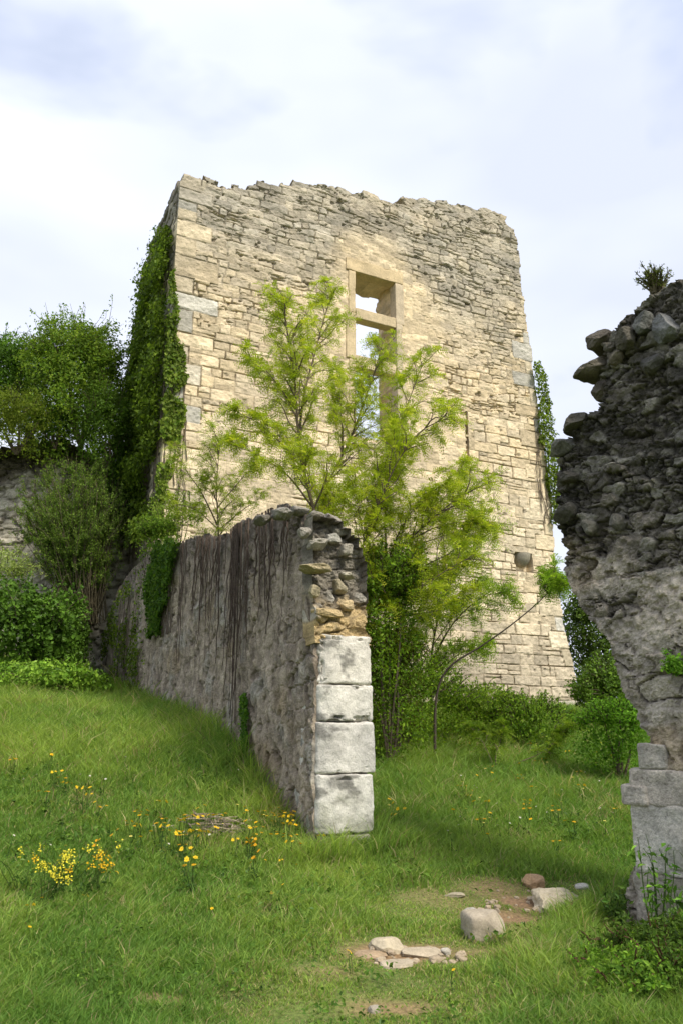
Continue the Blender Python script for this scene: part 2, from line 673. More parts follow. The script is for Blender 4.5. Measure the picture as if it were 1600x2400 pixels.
def relief_wall(name, O, ud, nd, us, vs, fn, thick, mat, parent, layers=4, rim=0.05, rimseed=1, smooth=False, slump=None):
    """wall with a worked stone face: front sheet of real relief, ragged rim of real thickness, back sheet"""
    U, V = np.meshgrid(us, vs)
    H, C, keep = fn(U, V)
    nv, nu = U.shape
    kq = keep[:-1, :-1] & keep[1:, :-1] & keep[:-1, 1:] & keep[1:, 1:]
    i = np.arange(nv - 1)[:, None] * nu + np.arange(nu - 1)[None]
    q = np.stack([i, i + 1, i + nu + 1, i + nu], -1)[kq]
    P = O + U[..., None] * ud + V[..., None] * ZV + H[..., None] * nd
    P = P.reshape(-1, 3)
    C = C.reshape(-1, 3)
    used, inv = np.unique(q.ravel(), return_inverse=True)
    q = inv.reshape(-1, 4)
    Pf = P[used]
    Cf = C[used]
    Uf = U.ravel()[used]
    Vf = V.ravel()[used]
    n = len(Pf)
    mb = MB()
    mb.add(Pf, None, q, Cf)
    e = np.stack([q, np.roll(q, -1, 1)], -1).reshape(-1, 2)
    key = e[:, 0].astype(np.int64) * n + e[:, 1]
    rev = e[:, 1].astype(np.int64) * n + e[:, 0]
    b = e[~np.isin(key, rev)]
    bu, binv = np.unique(b.ravel(), return_inverse=True)
    b = binv.reshape(-1, 2)
    m = len(bu)
    rings = []
    for L in range(layers + 1):
        t = L / layers * thick
        base = O + Uf[bu, None] * ud + Vf[bu, None] * ZV - t * nd
        if L == 0:
            base = Pf[bu]
        else:
            a = rim * min(1, L / 1.5)
            if slump:
                base = base - (slump[0] * (t / thick)**1.3 * sstep(slump[1], slump[2], Vf[bu]))[:, None] * ZV
            base = base + a * fbm(Uf[bu] * 4, Vf[bu] * 4, t * 5, 3, rimseed)[:, None] * ud * 1.6 + a * fbm(Uf[bu] * 4, Vf[bu] * 4, t * 5, 3, rimseed + 9)[:, None] * ZV * 1.2
        rings.append(base)
    R = np.concatenate(rings)
    f = []
    for L in range(layers):
        f.append(np.stack([b[:, 1] + L * m, b[:, 0] + L * m, b[:, 0] + (L + 1) * m, b[:, 1] + (L + 1) * m], -1))
    mb.add(R, None, np.concatenate(f), np.tile(Cf[bu], (layers + 1, 1)))
    Bk = O + Uf[:, None] * ud + Vf[:, None] * ZV - thick * nd
    if slump:
        Bk = Bk - (slump[0] * sstep(slump[1], slump[2], Vf))[:, None] * ZV
    Bk = Bk + 0.03 * fbm(Uf * 5, Vf * 8, 2, 2, rimseed + 3)[:, None] * nd
    Bk[bu] = rings[-1]
    mb.add(Bk, None, q[:, ::-1], Cf * 0.85)
    o = mb.build(name, mat, parent, smooth)
    return o


def lerp(a, b, t):
    return a + (b - a) * t[..., None]


# ------------------------------------------------------------------ the tower
T_ROOT = thing("ruined_tower", (TO + TU * 5.5 + ZV * 1.8).tolist(),
               "tall roofless square stone tower with a stacked cross-barred window opening", "tower")
top_px = [(424, 417), (440, 409), (470, 411), (500, 421), (530, 432), (560, 434), (600, 427), (640, 432), (690, 425), (750, 428), (780, 432), (800, 441), (835, 455), (862, 446),
          (900, 462), (930, 472), (950, 461), (1010, 462), (1060, 477), (1110, 481), (1150, 492), (1180, 508), (1196, 522), (1207, 545)]
tp = np.array([uvp(x, y, TO, TU, TN) for x, y in top_px])
rt = np.array([uvp(x, y, TO, TU, TN) for x, y in [(1207, 545), (1217, 600), (1222, 660), (1233, 740), (1246, 830), (1252, 890), (1262, 950), (1268, 1010), (1285, 1100), (1292, 1160), (1298, 1260), (1303, 1350), (1312, 1420), (1325, 1500), (1343, 1580), (1354, 1640), (1365, 1720)]])
WU0, WU1 = 4.68, 5.87
WIN = [(11.93, 12.98), (10.60, 11.64), (8.45, 10.27)]
SLIT = (7.985, 8.045, 8.15, 9.70)
q_rows = np.cumsum(np.concatenate([[0.8], 0.34 + 0.24 * np.random.default_rng(3).random(40)]))


def tower_fn(U, V):
    px, py = toview(TO + U[..., None] * TU + V[..., None] * ZV)
    A = courses(U, V, 101, .115, .235, .18, .62, .22, .036)
    B = courses(U, V, 202, .20, .33, .26, .85, .07, .014)
    D = voro(U, V, .34, .13, 303, .95, .9, 2.6, .6)
    zB = 11.0 - 0.25 * B['cu'] + 1.2 * fbm(B['cu'] * .5, B['cv'] * .5, 0, 3, 41) + 1.2 * sstep(7.2, 9, B['cu'])
    useB = (B['cv'] < zB)
    zD = 14.3 + 0.16 * A['cu'] + .8 * fbm(A['cu'] * .6, A['cv'] * .6, 0, 2, 43)
    useD = (~useB) & (A['cv'] > zD)
    pick = lambda a, b, d: np.where(useB, b, np.where(useD, d, a))
    e = pick(A['e'], B['e'], D['e'] * .17)
    r = [pick(A['r'][k], B['r'][k], D['r'][k]) for k in range(5)]
    cu = pick(A['cu'], B['cu'], D['cu'])
    cv = pick(A['cv'], B['cv'], D['cv'])
    qi, qe, qr = quoin(U, V, 77, q_rows, .46, .90)
    qi2, qe2, qr2 = quoin(np.interp(V, rt[::-1, 1], rt[::-1, 0]) - U, V, 78, q_rows + .13, .30, .75)
    qi2 = qi2 & (V < 12.6)
    e = np.where(qi, qe, np.where(qi2, qe2, e))
    for k in range(4):
        r[k] = np.where(qi, qr[k], np.where(qi2, qr2[k], r[k]))
    q = qi | qi2
    # smooth rendered zone round the window and a patch beside the slit
    sm = 1 - sstep(0.75, 1.35, np.hypot((U - 5.35) / 1.55, (V - 10.9) / 3.5) + .35 * fbm(U * 1.1, V * 1.1, 0, 3, 51))
    sm = np.maximum(sm, (1 - sstep(.7, 1.2, np.hypot((U - 7.1) / 1.1, (V - 8.8) / 1.6) + .3 * fbm(U, V, 0, 3, 52))) * .8)
    sm = np.maximum(sm, .75 * sstep(.05, .4, fbm(U * .45, V * .6, 0, 3, 53) - .06) * (V > 5.0))
    sm = np.where(q, 0, sm)
    strength = (1 - .86 * sm) * np.where(q, .75, np.where(useB, .85, 1.15))
    n1 = fbm(U * 3.2, V * 5.0, 0, 4, 61)
    fill = sstep(-.22, .12, fbm(U * 2.1, V * 2.6, 0, 3, 67))      # where the mortar has fallen out
    n2 = fbm(U * 11, V * 15, 0, 3, 62)
    jw = np.where(q, .026, np.where(useB, .024, .028))
    prof0 = sstep(0, 1, e / jw)
    prof = 1 - (1 - prof0) * np.where(q, 1.0, np.where(useB, .42, .22) + .58 * fill)
    pil = np.clip(e / .12, 0, 1)
    H = strength * (-.046 * (1 - prof) * (.35 + 1.2 * np.clip(.5 + 1.5 * n1, 0, 1)) + .026 * (r[0] - .5) * prof) + strength * np.where(useB, .010, .022) * n1 + .017 * n2
    # every stone is tilted a little, its lower edge usually set back
    H = H + strength * prof * np.where(q, .02, np.where(useB, .05, .085)) * (V - cv) * (.3 + .9 * r[1]) * np.where(q, 0, 1)
    pit = sstep(.46, .62, fbm(U * 4.5, V * 7, 0, 3, 66)) * (~q)
    H = H - .05 * pit * strength * np.where(useB, .5, 1.0)
    # batter at the foot
    H = H + .10 * np.clip((6.2 - V) / 4, 0, 1.3)**1.5
    # colours
    warm = np.array([.64, .51, .325])
    pale = np.array([.62, .515, .365])
    grey = np.array([.40, .36, .29])
    dgry = np.array([.25, .225, .185])
    big = fbm(U * .35, V * .4, 0, 4, 71)
    gz = sstep(9.8, 13.4, V + 2.2 * big - .1 * U)                 # grey weathered top
    gz = np.maximum(gz, .9 * sstep(.5, 1.0, 1 - np.hypot((U - 9.3) / 2.6, (V - 12.4) / 2.8) + .5 * big))
    gz = gz * (1 - .85 * np.clip(sm * 1.1, 0, 1) * (1 - sstep(13.3, 14.5, V)))
    C = lerp(np.broadcast_to(warm, U.shape + (3,)), pale, np.clip(r[2] * 1.1 - .1, 0, 1) * .9)
    C = lerp(C, np.array([.66, .57, .42]), .6 * sstep(9.3, 6.5, V) * (1 - .5 * r[3]))
    C = lerp(C, np.array([.40, .34, .26]), .65 * sstep(4.8, 3.2, V + .8 * big))
    C = lerp(C, grey, gz * (.72 + .28 * r[3]))
    C = lerp(C, dgry, gz * sstep(.1, .5, fbm(U * .9, V * 1.3, 0, 4, 72)) * .6)
    C = lerp(C, warm * 1.0, sm * .55)
    C = np.where(q[..., None], lerp(lerp(C, np.array([.47, .44, .375]), sstep(.45, .6, r[2])), np.array([.64, .53, .36]), sstep(.5, .62, r[3]) * (V < 13.35) * .8)
                 * np.where(V > 13.35, .85, 1.0)[..., None], C)
    C = C * (.77 + .44 * r[1])[..., None] * (1 + .22 * n1 + .12 * n2)[..., None]
    mort_shade = np.where((V > 11)[..., None], np.array([.19, .165, .12]), np.array([.19, .15, .095]))  # mortar colour with the shade of the open joints put in
    C = lerp(C, mort_shade, (1 - prof) * (1 - .75 * sm) * .95)
    C = lerp(C, np.array([.10, .085, .065]), pit * (1 - sm) * .6)
    keep = (cv < np.interp(cu, tp[:, 0], tp[:, 1]) - .02) & (V < np.interp(U, tp[:, 0], tp[:, 1]) + .09)
    edge = np.interp(V, rt[::-1, 1], rt[::-1, 0])
    keep &= (U < edge + np.where(V > 12.6, .05 * (r[0] - .6), .035 * (r[0] - .5)) + .015 * n1)
    keep &= ~((U > WU0 - .02) & (U < WU1 + .02) & (V > WIN[2][0] - .02) & (V < WIN[0][1] + .02))
    keep &= ~((U > SLIT[0] + .02 * n2) & (U < SLIT[1] + .02 * n2) & (V > SLIT[2]) & (V < SLIT[3]) & ~((V > 8.98) & (V < 9.06)))
    # square recess round the stone spout
    rec = (U > 9.37) & (U < 9.95) & (V > 5.50) & (V < 5.98)
    H = np.where(rec, -.22, H)
    return H, np.clip(C, .01, .85), keep


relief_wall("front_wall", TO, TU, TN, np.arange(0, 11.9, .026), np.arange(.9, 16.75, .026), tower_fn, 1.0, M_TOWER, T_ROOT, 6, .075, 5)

# the left flank, shaded and mostly under ivy
sd_px = [(424, 417), (405, 445), (380, 490), (362, 520), (352, 560), (345, 600), (333, 640), (336, 665), (328, 720), (318, 770), (310, 810), (303, 860), (300, 930), (292, 1020), (285, 1120), (275, 1250), (262, 1450)]
sd = np.array([uvp(x, y, TO, TN, -TU) for x, y in sd_px])


def flank_fn(U, V):
    A = voro(U, V, .5, .24, 404, .9, .6, 3.0, .3)
    n1 = fbm(U * 3, V * 4, 0, 4, 81)
    prof = sstep(0, 1, A['e'] * .25 / .04)
    H = -.05 * (1 - prof) + .05 * (A['r'][0] - .5) * prof + .03 * n1
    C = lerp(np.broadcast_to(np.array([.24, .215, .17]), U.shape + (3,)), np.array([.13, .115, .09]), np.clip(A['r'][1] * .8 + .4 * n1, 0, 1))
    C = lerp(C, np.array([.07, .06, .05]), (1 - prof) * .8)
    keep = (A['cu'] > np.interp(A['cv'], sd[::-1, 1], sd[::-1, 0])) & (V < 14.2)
    keep &= U > -7
    return H, C, keep


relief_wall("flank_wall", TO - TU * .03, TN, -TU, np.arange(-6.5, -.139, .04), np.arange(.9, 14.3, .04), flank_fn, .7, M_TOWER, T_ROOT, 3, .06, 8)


def rounded_box(mb, O, X, Y, Z, size, r=0.03, n=14, disp=0.008, freq=6.0, seed=1, col=(.5, .45, .35), cvar=.12, leftfade=0.0, chip=0.0):
    """block with its corner at O, edges along X,Y,Z; rounded, worn edges"""
    hx, hy, hz = [s / 2 for s in size]
    hs = np.array([hx, hy, hz])
    r = min(r, hx * .9, hy * .9, hz * .9)
    g = np.linspace(-1, 1, n)
    a, b = np.meshgrid(g, g)
    vs, fs = [], []
    k = 0
    for ax in range(3):
        for sg in (-1, 1):
            p = np.zeros((n, n, 3))
            p[..., ax] = sg
            p[..., (ax + 1) % 3] = a
            p[..., (ax + 2) % 3] = b
            vs.append(p.reshape(-1, 3))
            i = np.arange(n - 1)[:, None] * n + np.arange(n - 1)[None]
            f = np.stack([i, i + 1, i + n + 1, i + n], -1).reshape(-1, 4)
            if sg < 0:
                f = f[:, ::-1]
            fs.append(f + k)
            k += n * n
    p = np.concatenate(vs)
    p = np.sign(p) * np.abs(p)**0.75 * hs
    rr = r * (1 + .8 * fbm(p[:, 0] * freq + seed, p[:, 1] * freq, p[:, 2] * freq, 2, seed + 2))[:, None]
    qq = np.clip(p, -(hs - rr), hs - rr)
    d = p - qq
    p2 = qq + unit(d) * np.minimum(rr, np.linalg.norm(d, axis=1, keepdims=True) * 9)
    nn = unit(d)
    dn = fbm(p[:, 0] * freq + 3.1 * seed, p[:, 1] * freq, p[:, 2] * freq, 4, seed)
    p2 = p2 + nn * (disp * dn)[:, None]
    if chip:
        cz = sstep(.15, .5, fbm(p[:, 0] * freq * .8 + seed, p[:, 1] * freq * .8, p[:, 2] * freq * .8 + 5, 3, seed + 7))
        ed = np.sum(np.abs(p) > (hs - .05), axis=1) >= 2
        p2 = p2 - nn * (chip * cz * ed)[:, None]
    if leftfade:
        tx = (p2[:, 0] + hx) / (2 * hx)
        p2[:, 1] = p2[:, 1] + leftfade * np.clip((.42 - tx) / .42, 0, 1)**2 * (p2[:, 1] < 0)
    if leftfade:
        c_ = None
        left_shade = sstep(.0, .32, fbm(p[:, 0] * 5 + seed, p[:, 1] * 5, p[:, 2] * 7, 5, seed + 9, .65) + .55 * (.30 - (p[:, 0] + hx) / (2 * hx)))  # left-side shade painted into the block colour as irregular blotches
    W = O + (p2[:, :1] + hx) * X + (p2[:, 1:2] + hy) * Y + (p2[:, 2:] + hz) * Z
    c = np.array(col)[None] * (1 + cvar * fbm(p[:, 0] * 4 + seed, p[:, 1] * 4, p[:, 2] * 4, 3, seed + 4))[:, None]
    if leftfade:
        c = c * (1 - .58 * left_shade)[:, None]
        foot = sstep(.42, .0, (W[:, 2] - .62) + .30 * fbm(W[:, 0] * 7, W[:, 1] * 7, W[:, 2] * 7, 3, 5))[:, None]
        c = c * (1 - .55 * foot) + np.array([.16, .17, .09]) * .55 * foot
    mb.add(W, None, np.concatenate(fs), c)


def tblock(mb, u0, u1, v0, v1, proud, depth, **kw):
    rounded_box(mb, TO + TU * u0 + ZV * v0 + TN * proud, TU, -TN, ZV, (u1 - u0, depth, v1 - v0), **kw)


wf = MB()
FR = .27
fc = dict(r=.022, disp=.014, freq=4, n=22, chip=.03, cvar=.25)
tblock(wf, WU0 - FR, WU1 + FR * .9, WIN[0][1], WIN[0][1] + .36, .035, .34, seed=3, col=(0.540, 0.422, 0.255), **fc)   # lintel
for k, (a, b) in enumerate([(11.78, 12.977), (10.47, 11.775), (9.3, 10.467), (8.3, 9.297)]):
    wl = FR * (.75, 1.0, .7, .95)[k]
    tblock(wf, WU0 - wl, WU0, a, b, .03 + .006 * (k % 2), .32, seed=10 + k, col=(0.558, 0.440, 0.273), **fc)
    wr = FR * (.95, .72, 1.0, .8)[k]
    tblock(wf, WU1, WU1 + wr, a, b, .03 + .006 * (k % 2), .32, seed=20 + k, col=(0.504, 0.414, 0.290), **fc)
wfo = wf.build("window_frame", M_TOWER, T_ROOT, True)
for k, (a, b) in enumerate([(11.64, 11.93), (10.27, 10.60)]):
    mb = MB()
    tblock(mb, WU0 + .003, WU1 - .003, a, b, .025, .30, seed=31 + k, col=(0.540, 0.431, 0.273), **fc)
    mb.build("transom", M_TOWER, wfo, True)
mb = MB()
tblock(mb, WU0 - .2, WU1 + .2, 8.16, 8.297, .06, .34, seed=36, col=(.55, .46, .31), **fc)
mb.build("sill", M_TOWER, wfo, True)

# round-bellied stone spout in its recess
mb = MB()
cu_, cv_ = 9.71, 5.985
nr, na_ = 14, 22
vv = []
for i in range(nr + 1):
    t = i / nr
    rad = .235 * math.sqrt(max(0, 1 - t**2.2)) + .004
    for j in range(na_):
        a = math.pi * j / (na_ - 1)
        P = TO + TU * (cu_ + rad * 1.02 * math.cos(a)) + TN * (-.20 + rad * 1.25 * math.sin(a)) + ZV * (cv_ - .36 * t)
        vv.append(P)
vv = np.array(vv)
i = np.arange(nr)[:, None] * na_ + np.arange(na_ - 1)[None]
ff = np.stack([i, i + na_, i + na_ + 1, i + 1], -1).reshape(-1, 4)
mb.add(vv, None, ff, (.30, .27, .21))
top = np.array([vv[j] for j in range(na_)])
tcent = top.mean(0)
mb.add(np.concatenate([top, [tcent]]), [[j, j + 1, na_] for j in range(na_ - 1)], None, (.33, .30, .24))
mb.build("spout", M_TOWER, T_ROOT, True)


# ------------------------------------------------------------------ rocks
def ico(sub=3):
    t = (1 + 5**.5) / 2
    v = [(-1, t, 0), (1, t, 0), (-1, -t, 0), (1, -t, 0), (0, -1, t), (0, 1, t), (0, -1, -t), (0, 1, -t), (t, 0, -1), (t, 0, 1), (-t, 0, -1), (-t, 0, 1)]
    f = [(0, 11, 5), (0, 5, 1), (0, 1, 7), (0, 7, 10), (0, 10, 11), (1, 5, 9), (5, 11, 4), (11, 10, 2), (10, 7, 6), (7, 1, 8), (3, 9, 4), (3, 4, 2), (3, 2, 6), (3, 6, 8), (3, 8, 9), (4, 9, 5), (2, 4, 11), (6, 2, 10), (8, 6, 7), (9, 8, 1)]
    v = [np.array(p) / np.linalg.norm(p) for p in v]
    for _ in range(sub):
        cache, nf = {}, []

        def mid(a, b):
            k = (min(a, b), max(a, b))
            if k not in cache:
                m_ = v[a] + v[b]
                v.append(m_ / np.linalg.norm(m_))
                cache[k] = len(v) - 1
            return cache[k]
        for a, b, c in f:
            x, y, z = mid(a, b), mid(b, c), mid(c, a)
            nf += [(a, x, z), (b, y, x), (c, z, y), (x, y, z)]
        f = nf
    return np.array(v), np.array(f)


ICO3 = ico(3)
ICO4 = ico(4)


def rock(mb, cen, X, Y, Z, half, p=3.5, rough=.16, seed=1, col=(.4, .36, .28), cvar=.2, hi=False, planes=7):
    V, Fc = ICO4 if hi else ICO3
    d = V / ((np.abs(V)**p).sum(1)**(1 / p))[:, None]
    r_ = np.random.default_rng(seed)
    for _ in range(planes):                       # broken flat faces
        nrm = unit(r_.normal(size=3))
        h = .72 + .25 * r_.random()
        s = d @ nrm
        d = d - np.clip(s - h, 0, None)[:, None] * nrm * .92
    d = d * (1 + rough * fbm(V[:, 0] * 1.6 + seed * 3.7, V[:, 1] * 1.6, V[:, 2] * 1.6, 5, seed, .55))[:, None]
    q = d * np.array(half)
    W = np.asarray(cen) + q[:, :1] * X + q[:, 1:2] * Y + q[:, 2:] * Z
    c = np.array(col)[None] * (1 + cvar * fbm(V[:, 0] * 2 + seed, V[:, 1] * 2, V[:, 2] * 2, 4, seed + 3))[:, None]
    mb.add(W, Fc, None, c)


def frame_of(yaw, tilt=0, roll=0):
    from mathutils import Euler
    m_ = Euler((tilt, roll, yaw)).to_matrix()
    return np.array(m_.col[0]), np.array(m_.col[1]), np.array(m_.col[2])


# ------------------------------------------------------------------ the near wall
W_ROOT = thing("broken_garden_wall", (WO + ZV * .55).tolist(), "broken plastered wall ending in a pier of pale squared blocks", "wall")
nw_px = [(712, 1200), (695, 1186), (672, 1182), (650, 1186), (622, 1199), (590, 1214), (562, 1226), (545, 1242), (520, 1256), (490, 1252), (462, 1256), (440, 1264), (420, 1276), (390, 1284), (370, 1291), (345, 1298), (322, 1310), (312, 1330), (290, 1362), (275, 1385), (262, 1430), (246, 1490), (238, 1530)]
nw = np.array([uvp(x, y, WO, TN, -TU) for x, y in nw_px])
nw = nw[np.argsort(nw[:, 0])]
PIER_TOP = float(uvp(870, 1497, WO, TU, TN)[1])


def wrec(v):
    """how far the broken end above the pier is eaten back"""
    t = np.clip((v - PIER_TOP) / 1.1, 0, 1.3)
    return .02 + .10 * t + .22 * sstep(.15, .5, t) * (1 - .5 * sstep(.6, .9, t)) * .6 + .10 * sstep(.8, 1.25, t)


def near_fn(U, V):
    A = voro(U, V, .34, .20, 505, .9, .8, 2.6, .4)
    px, py = toview(WO + U[..., None] * TN + V[..., None] * ZV)
    prof = sstep(0, 1, A['e'] * .2 / .03)
    n1 = fbm(U * 2.5, V * 2.5, 0, 5, 91, .6)
    n2 = fbm(U * 14, V * 11, 0, 4, 92, .6)
    streak = fbm(U * 9, V * .9, 0, 4, 93, .6)
    plaster = sstep(-.25, .25, fbm(U * .9, V * .9, 0, 3, 94) + .25)
    crack = np.abs(fbm(U * 3.0, V * 2.6, 0, 4, 95, .6))
    cr = (1 - sstep(.0, .035, crack)) * sstep(-.1, .2, fbm(U * 1.5, V * 1.5, 0, 2, 96))
    pit = sstep(.32, .5, fbm(U * 9, V * 7, 0, 3, 97))
    H = (1 - .8 * plaster) * (-.03 * (1 - prof) + .035 * (A['r'][0] - .5)) + .035 * n1 + .024 * n2 - .03 * cr - .04 * pit + .022 * streak
    topd = np.interp(U, nw[:, 0], nw[:, 1]) - V
    C = lerp(np.broadcast_to(np.array([.31, .265, .215]), U.shape + (3,)), np.array([.22, .185, .15]), np.clip(.5 + 1.2 * streak, 0, 1))
    C = C * np.array([1.26, 1.23, 1.17])
    C = lerp(C, np.array([.36, .335, .29]), sstep(.05, .40, n1) * .75)
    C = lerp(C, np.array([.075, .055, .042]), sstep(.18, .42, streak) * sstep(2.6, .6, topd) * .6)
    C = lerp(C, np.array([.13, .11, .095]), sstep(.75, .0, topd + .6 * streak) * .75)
    C = lerp(C, np.array([.09, .075, .06]), np.clip(cr * .8 + pit * .5, 0, 1))
    C = lerp(C, np.array([.27, .20, .11]), sstep(.3, .6, fbm(U * 1.2, V * 1.6, 0, 3, 98)) * .5)
    C = C * (1 + .55 * n2)[..., None]
    top = np.interp(U, nw[:, 0], nw[:, 1]) + .05 * (A['r'][0] - .5)
    keep = (V < top) & (U < np.where(V > PIER_TOP, -.12 - wrec(V) + .03 * n2, -.075))
    return H, np.clip(C, .01, .8), keep


ws = [0.0]
while ws[-1] > -10.7:
    ws.append(ws[-1] - max(.011, .011 * (1 - ws[-1] * .28)))
near_us = np.array(ws[::-1])
relief_wall("wall_body", WO, TN, -TU, near_us, np.arange(-.1, 4.6, .016), near_fn, .54, M_NEAR, W_ROOT, 6, .07, 15, False, (.55, PIER_TOP + .35, PIER_TOP + 1.15))


def end_fn(U, V):
    A = voro(U, V, .20, .11, 606, .9, .8, 2.5, .45)
    n1 = fbm(U * 6, V * 6, 0, 5, 111, .6)
    n2 = fbm(U * 24, V * 24, 0, 3, 112, .6)
    prof = sstep(0, 1, A['e'] * .12 / .03)
    H = -wrec(V) - .035 * (1 - prof) * sstep(-.2, .2, n1) + .06 * (A['r'][0] - .5) * prof + .085 * n1 + .026 * n2 - .03
    t = (V - PIER_TOP)
    C = lerp(np.broadcast_to(np.array([.30, .27, .215]), U.shape + (3,)), np.array([.15, .135, .11]), np.clip(A['r'][1] * .9 + n1 * .8, 0, 1))
    C = lerp(C, np.array([.52, .38, .18]), sstep(.5, .12, t + .25 * n1) * .85)
    C = lerp(C, np.array([.09, .075, .06]), (1 - prof) * .45)
    C = lerp(C, np.array([.48, .45, .38]), sstep(.25, .5, n1) * .6)
    C = C * (1 + .3 * n2)[..., None]
    topu = np.interp(U, [-.1, .02, .18, .32, .46, .60], [0, .02, .0, -.12, -.26, -.55]) + float(np.interp(-.1, nw[:, 0], nw[:, 1]))
    keep = (A['cv'] < topu) & (U > -.03) & (U < .56 + .05 * (A['r'][2] - .5) + .03 * n1)
    return H, np.clip(C, .01, .8), keep


relief_wall("broken_end", WO + TU * .02, TU, TN, np.arange(-.05, .68, .009), np.arange(PIER_TOP - .06, 3.6, .009), end_fn, .35, M_NEAR, W_ROOT, 3, .03, 25)

# five squared pier blocks
ys = [1492, 1606, 1692, 1812, 1951, 2040]
vsb = [float(uvp(868, y, WO, TU, TN)[1]) for y in ys]
rightx = [.555, .566, .585, .560, .530]
leftx = [.035, .03, .02, .025, .045]
bcol = [(.64, .60, .52), (.60, .57, .50), (.62, .59, .53), (.65, .62, .55), (.62, .57, .47)]
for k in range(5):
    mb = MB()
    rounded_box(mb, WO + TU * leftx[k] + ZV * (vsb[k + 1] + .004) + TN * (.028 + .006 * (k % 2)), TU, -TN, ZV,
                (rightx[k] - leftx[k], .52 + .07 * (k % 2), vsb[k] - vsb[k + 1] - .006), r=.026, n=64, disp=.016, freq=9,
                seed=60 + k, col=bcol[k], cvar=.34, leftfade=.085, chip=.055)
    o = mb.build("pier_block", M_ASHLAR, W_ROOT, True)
    if k == 4:
        tag(o, "lowest pier block, half sunk in the grass")

# loose coping and rubble stones bedded in the broken end
for k, (x, y, dep, hx, hy, hz, yaw, col, nm) in enumerate([
        (664, 1203, .16, .10, .12, .062, .3, (.23, .215, .18), "coping_stone"),
        (616, 1220, .30, .075, .10, .042, .1, (.19, .17, .14), "coping_stone"),
        (738, 1210, .20, .085, .11, .042, -.2, (.25, .225, .18), "coping_stone"),
        (738, 1332, .03, .145, .12, .045, .15, (.40, .33, .20), "rubble_stone"),
        (812, 1350, .10, .075, .08, .035, -.1, (.42, .38, .29), "rubble_stone"),
        (737, 1385, .06, .05, .07, .06, .4, (.40, .34, .22), "rubble_stone"),
        (795, 1375, .14, .06, .08, .07, .1, (.36, .31, .21), "rubble_stone"),
        (780, 1262, .18, .08, .08, .055, .3, (.42, .40, .34), "rubble_stone"),
        (745, 1275, .12, .09, .09, .06, .0, (.36, .33, .27), "rubble_stone"),
        (765, 1440, .06, .13, .12, .05, .0, (.50, .38, .20), "rubble_stone"),
        (805, 1420, .10, .08, .10, .055, .2, (.48, .37, .21), "rubble_stone"),
        (768, 1222, .30, .10, .12, .06, -.3, (.30, .27, .22), "coping_stone"),
        (790, 1248, .24, .08, .10, .06, -.4, (.27, .25, .2), "coping_stone"),
        (700, 1198, .34, .09, .11, .042, -.1, (.26, .24, .195), "coping_stone"),
        (806, 1290, .16, .055, .09, .06, -.2, (.33, .30, .24), "rubble_stone"),
        (715, 1250, .10, .06, .08, .05, .2, (.33, .30, .25), "rubble_stone")]):
    dep = dep + .035
    P = onplane(x, y, WO - TN * dep, TN)
    c_, s_ = math.cos(yaw * .4), math.sin(yaw * .4)
    mb = MB()
    rock(mb, P, TU * c_ + TN * s_, -TN * c_ + TU * s_, ZV + TU * .12 * (k % 3 - 1), (hx, hy, hz), 4.5, .22, 200 + k, col, .3, True)
    mb.build(nm, M_NEAR, W_ROOT, False)

# ------------------------------------------------------------------ the right wall
R_ROOT = thing("broken_rubble_wall", (RO + RU * .5 + ZV * .25).tolist(), "dark overhanging broken rubble wall rising beyond the right edge", "wall")
rw_px = [(1600, 640), (1560, 664), (1520, 692), (1490, 716), (1455, 742), (1432, 772), (1412, 800), (1418, 850), (1400, 880), (1408, 925), (1402, 955), (1360, 985), (1335, 1020), (1304, 1048), (1303, 1100), (1300, 1180), (1310, 1280), (1326, 1370), (1350, 1410), (1392, 1462), (1422, 1502), (1432, 1560), (1455, 1625), (1487, 1660), (1497, 1700), (1520, 1735), (1505, 1780), (1496, 1815), (1492, 1850), (1490, 1885), (1492, 1960), (1500, 2000), (1490, 2030), (1466, 2062), (1457, 2160), (1452, 2300)]
rw = [tuple(uvp(x, y, RO, RU, RN)) for x, y in rw_px]
rw = rw + [(rw[-1][0], -.3), (rw[0][0] + 1.6, -.3), (rw[0][0] + 1.5, 1.6), (rw[0][0] + 1.2, 3.2), (rw[0][0] + .8, rw[0][1] - 1.0), (rw[0][0] + .4, rw[0][1] + .05), (rw[0][0] + .15, rw[0][1] + .12)]


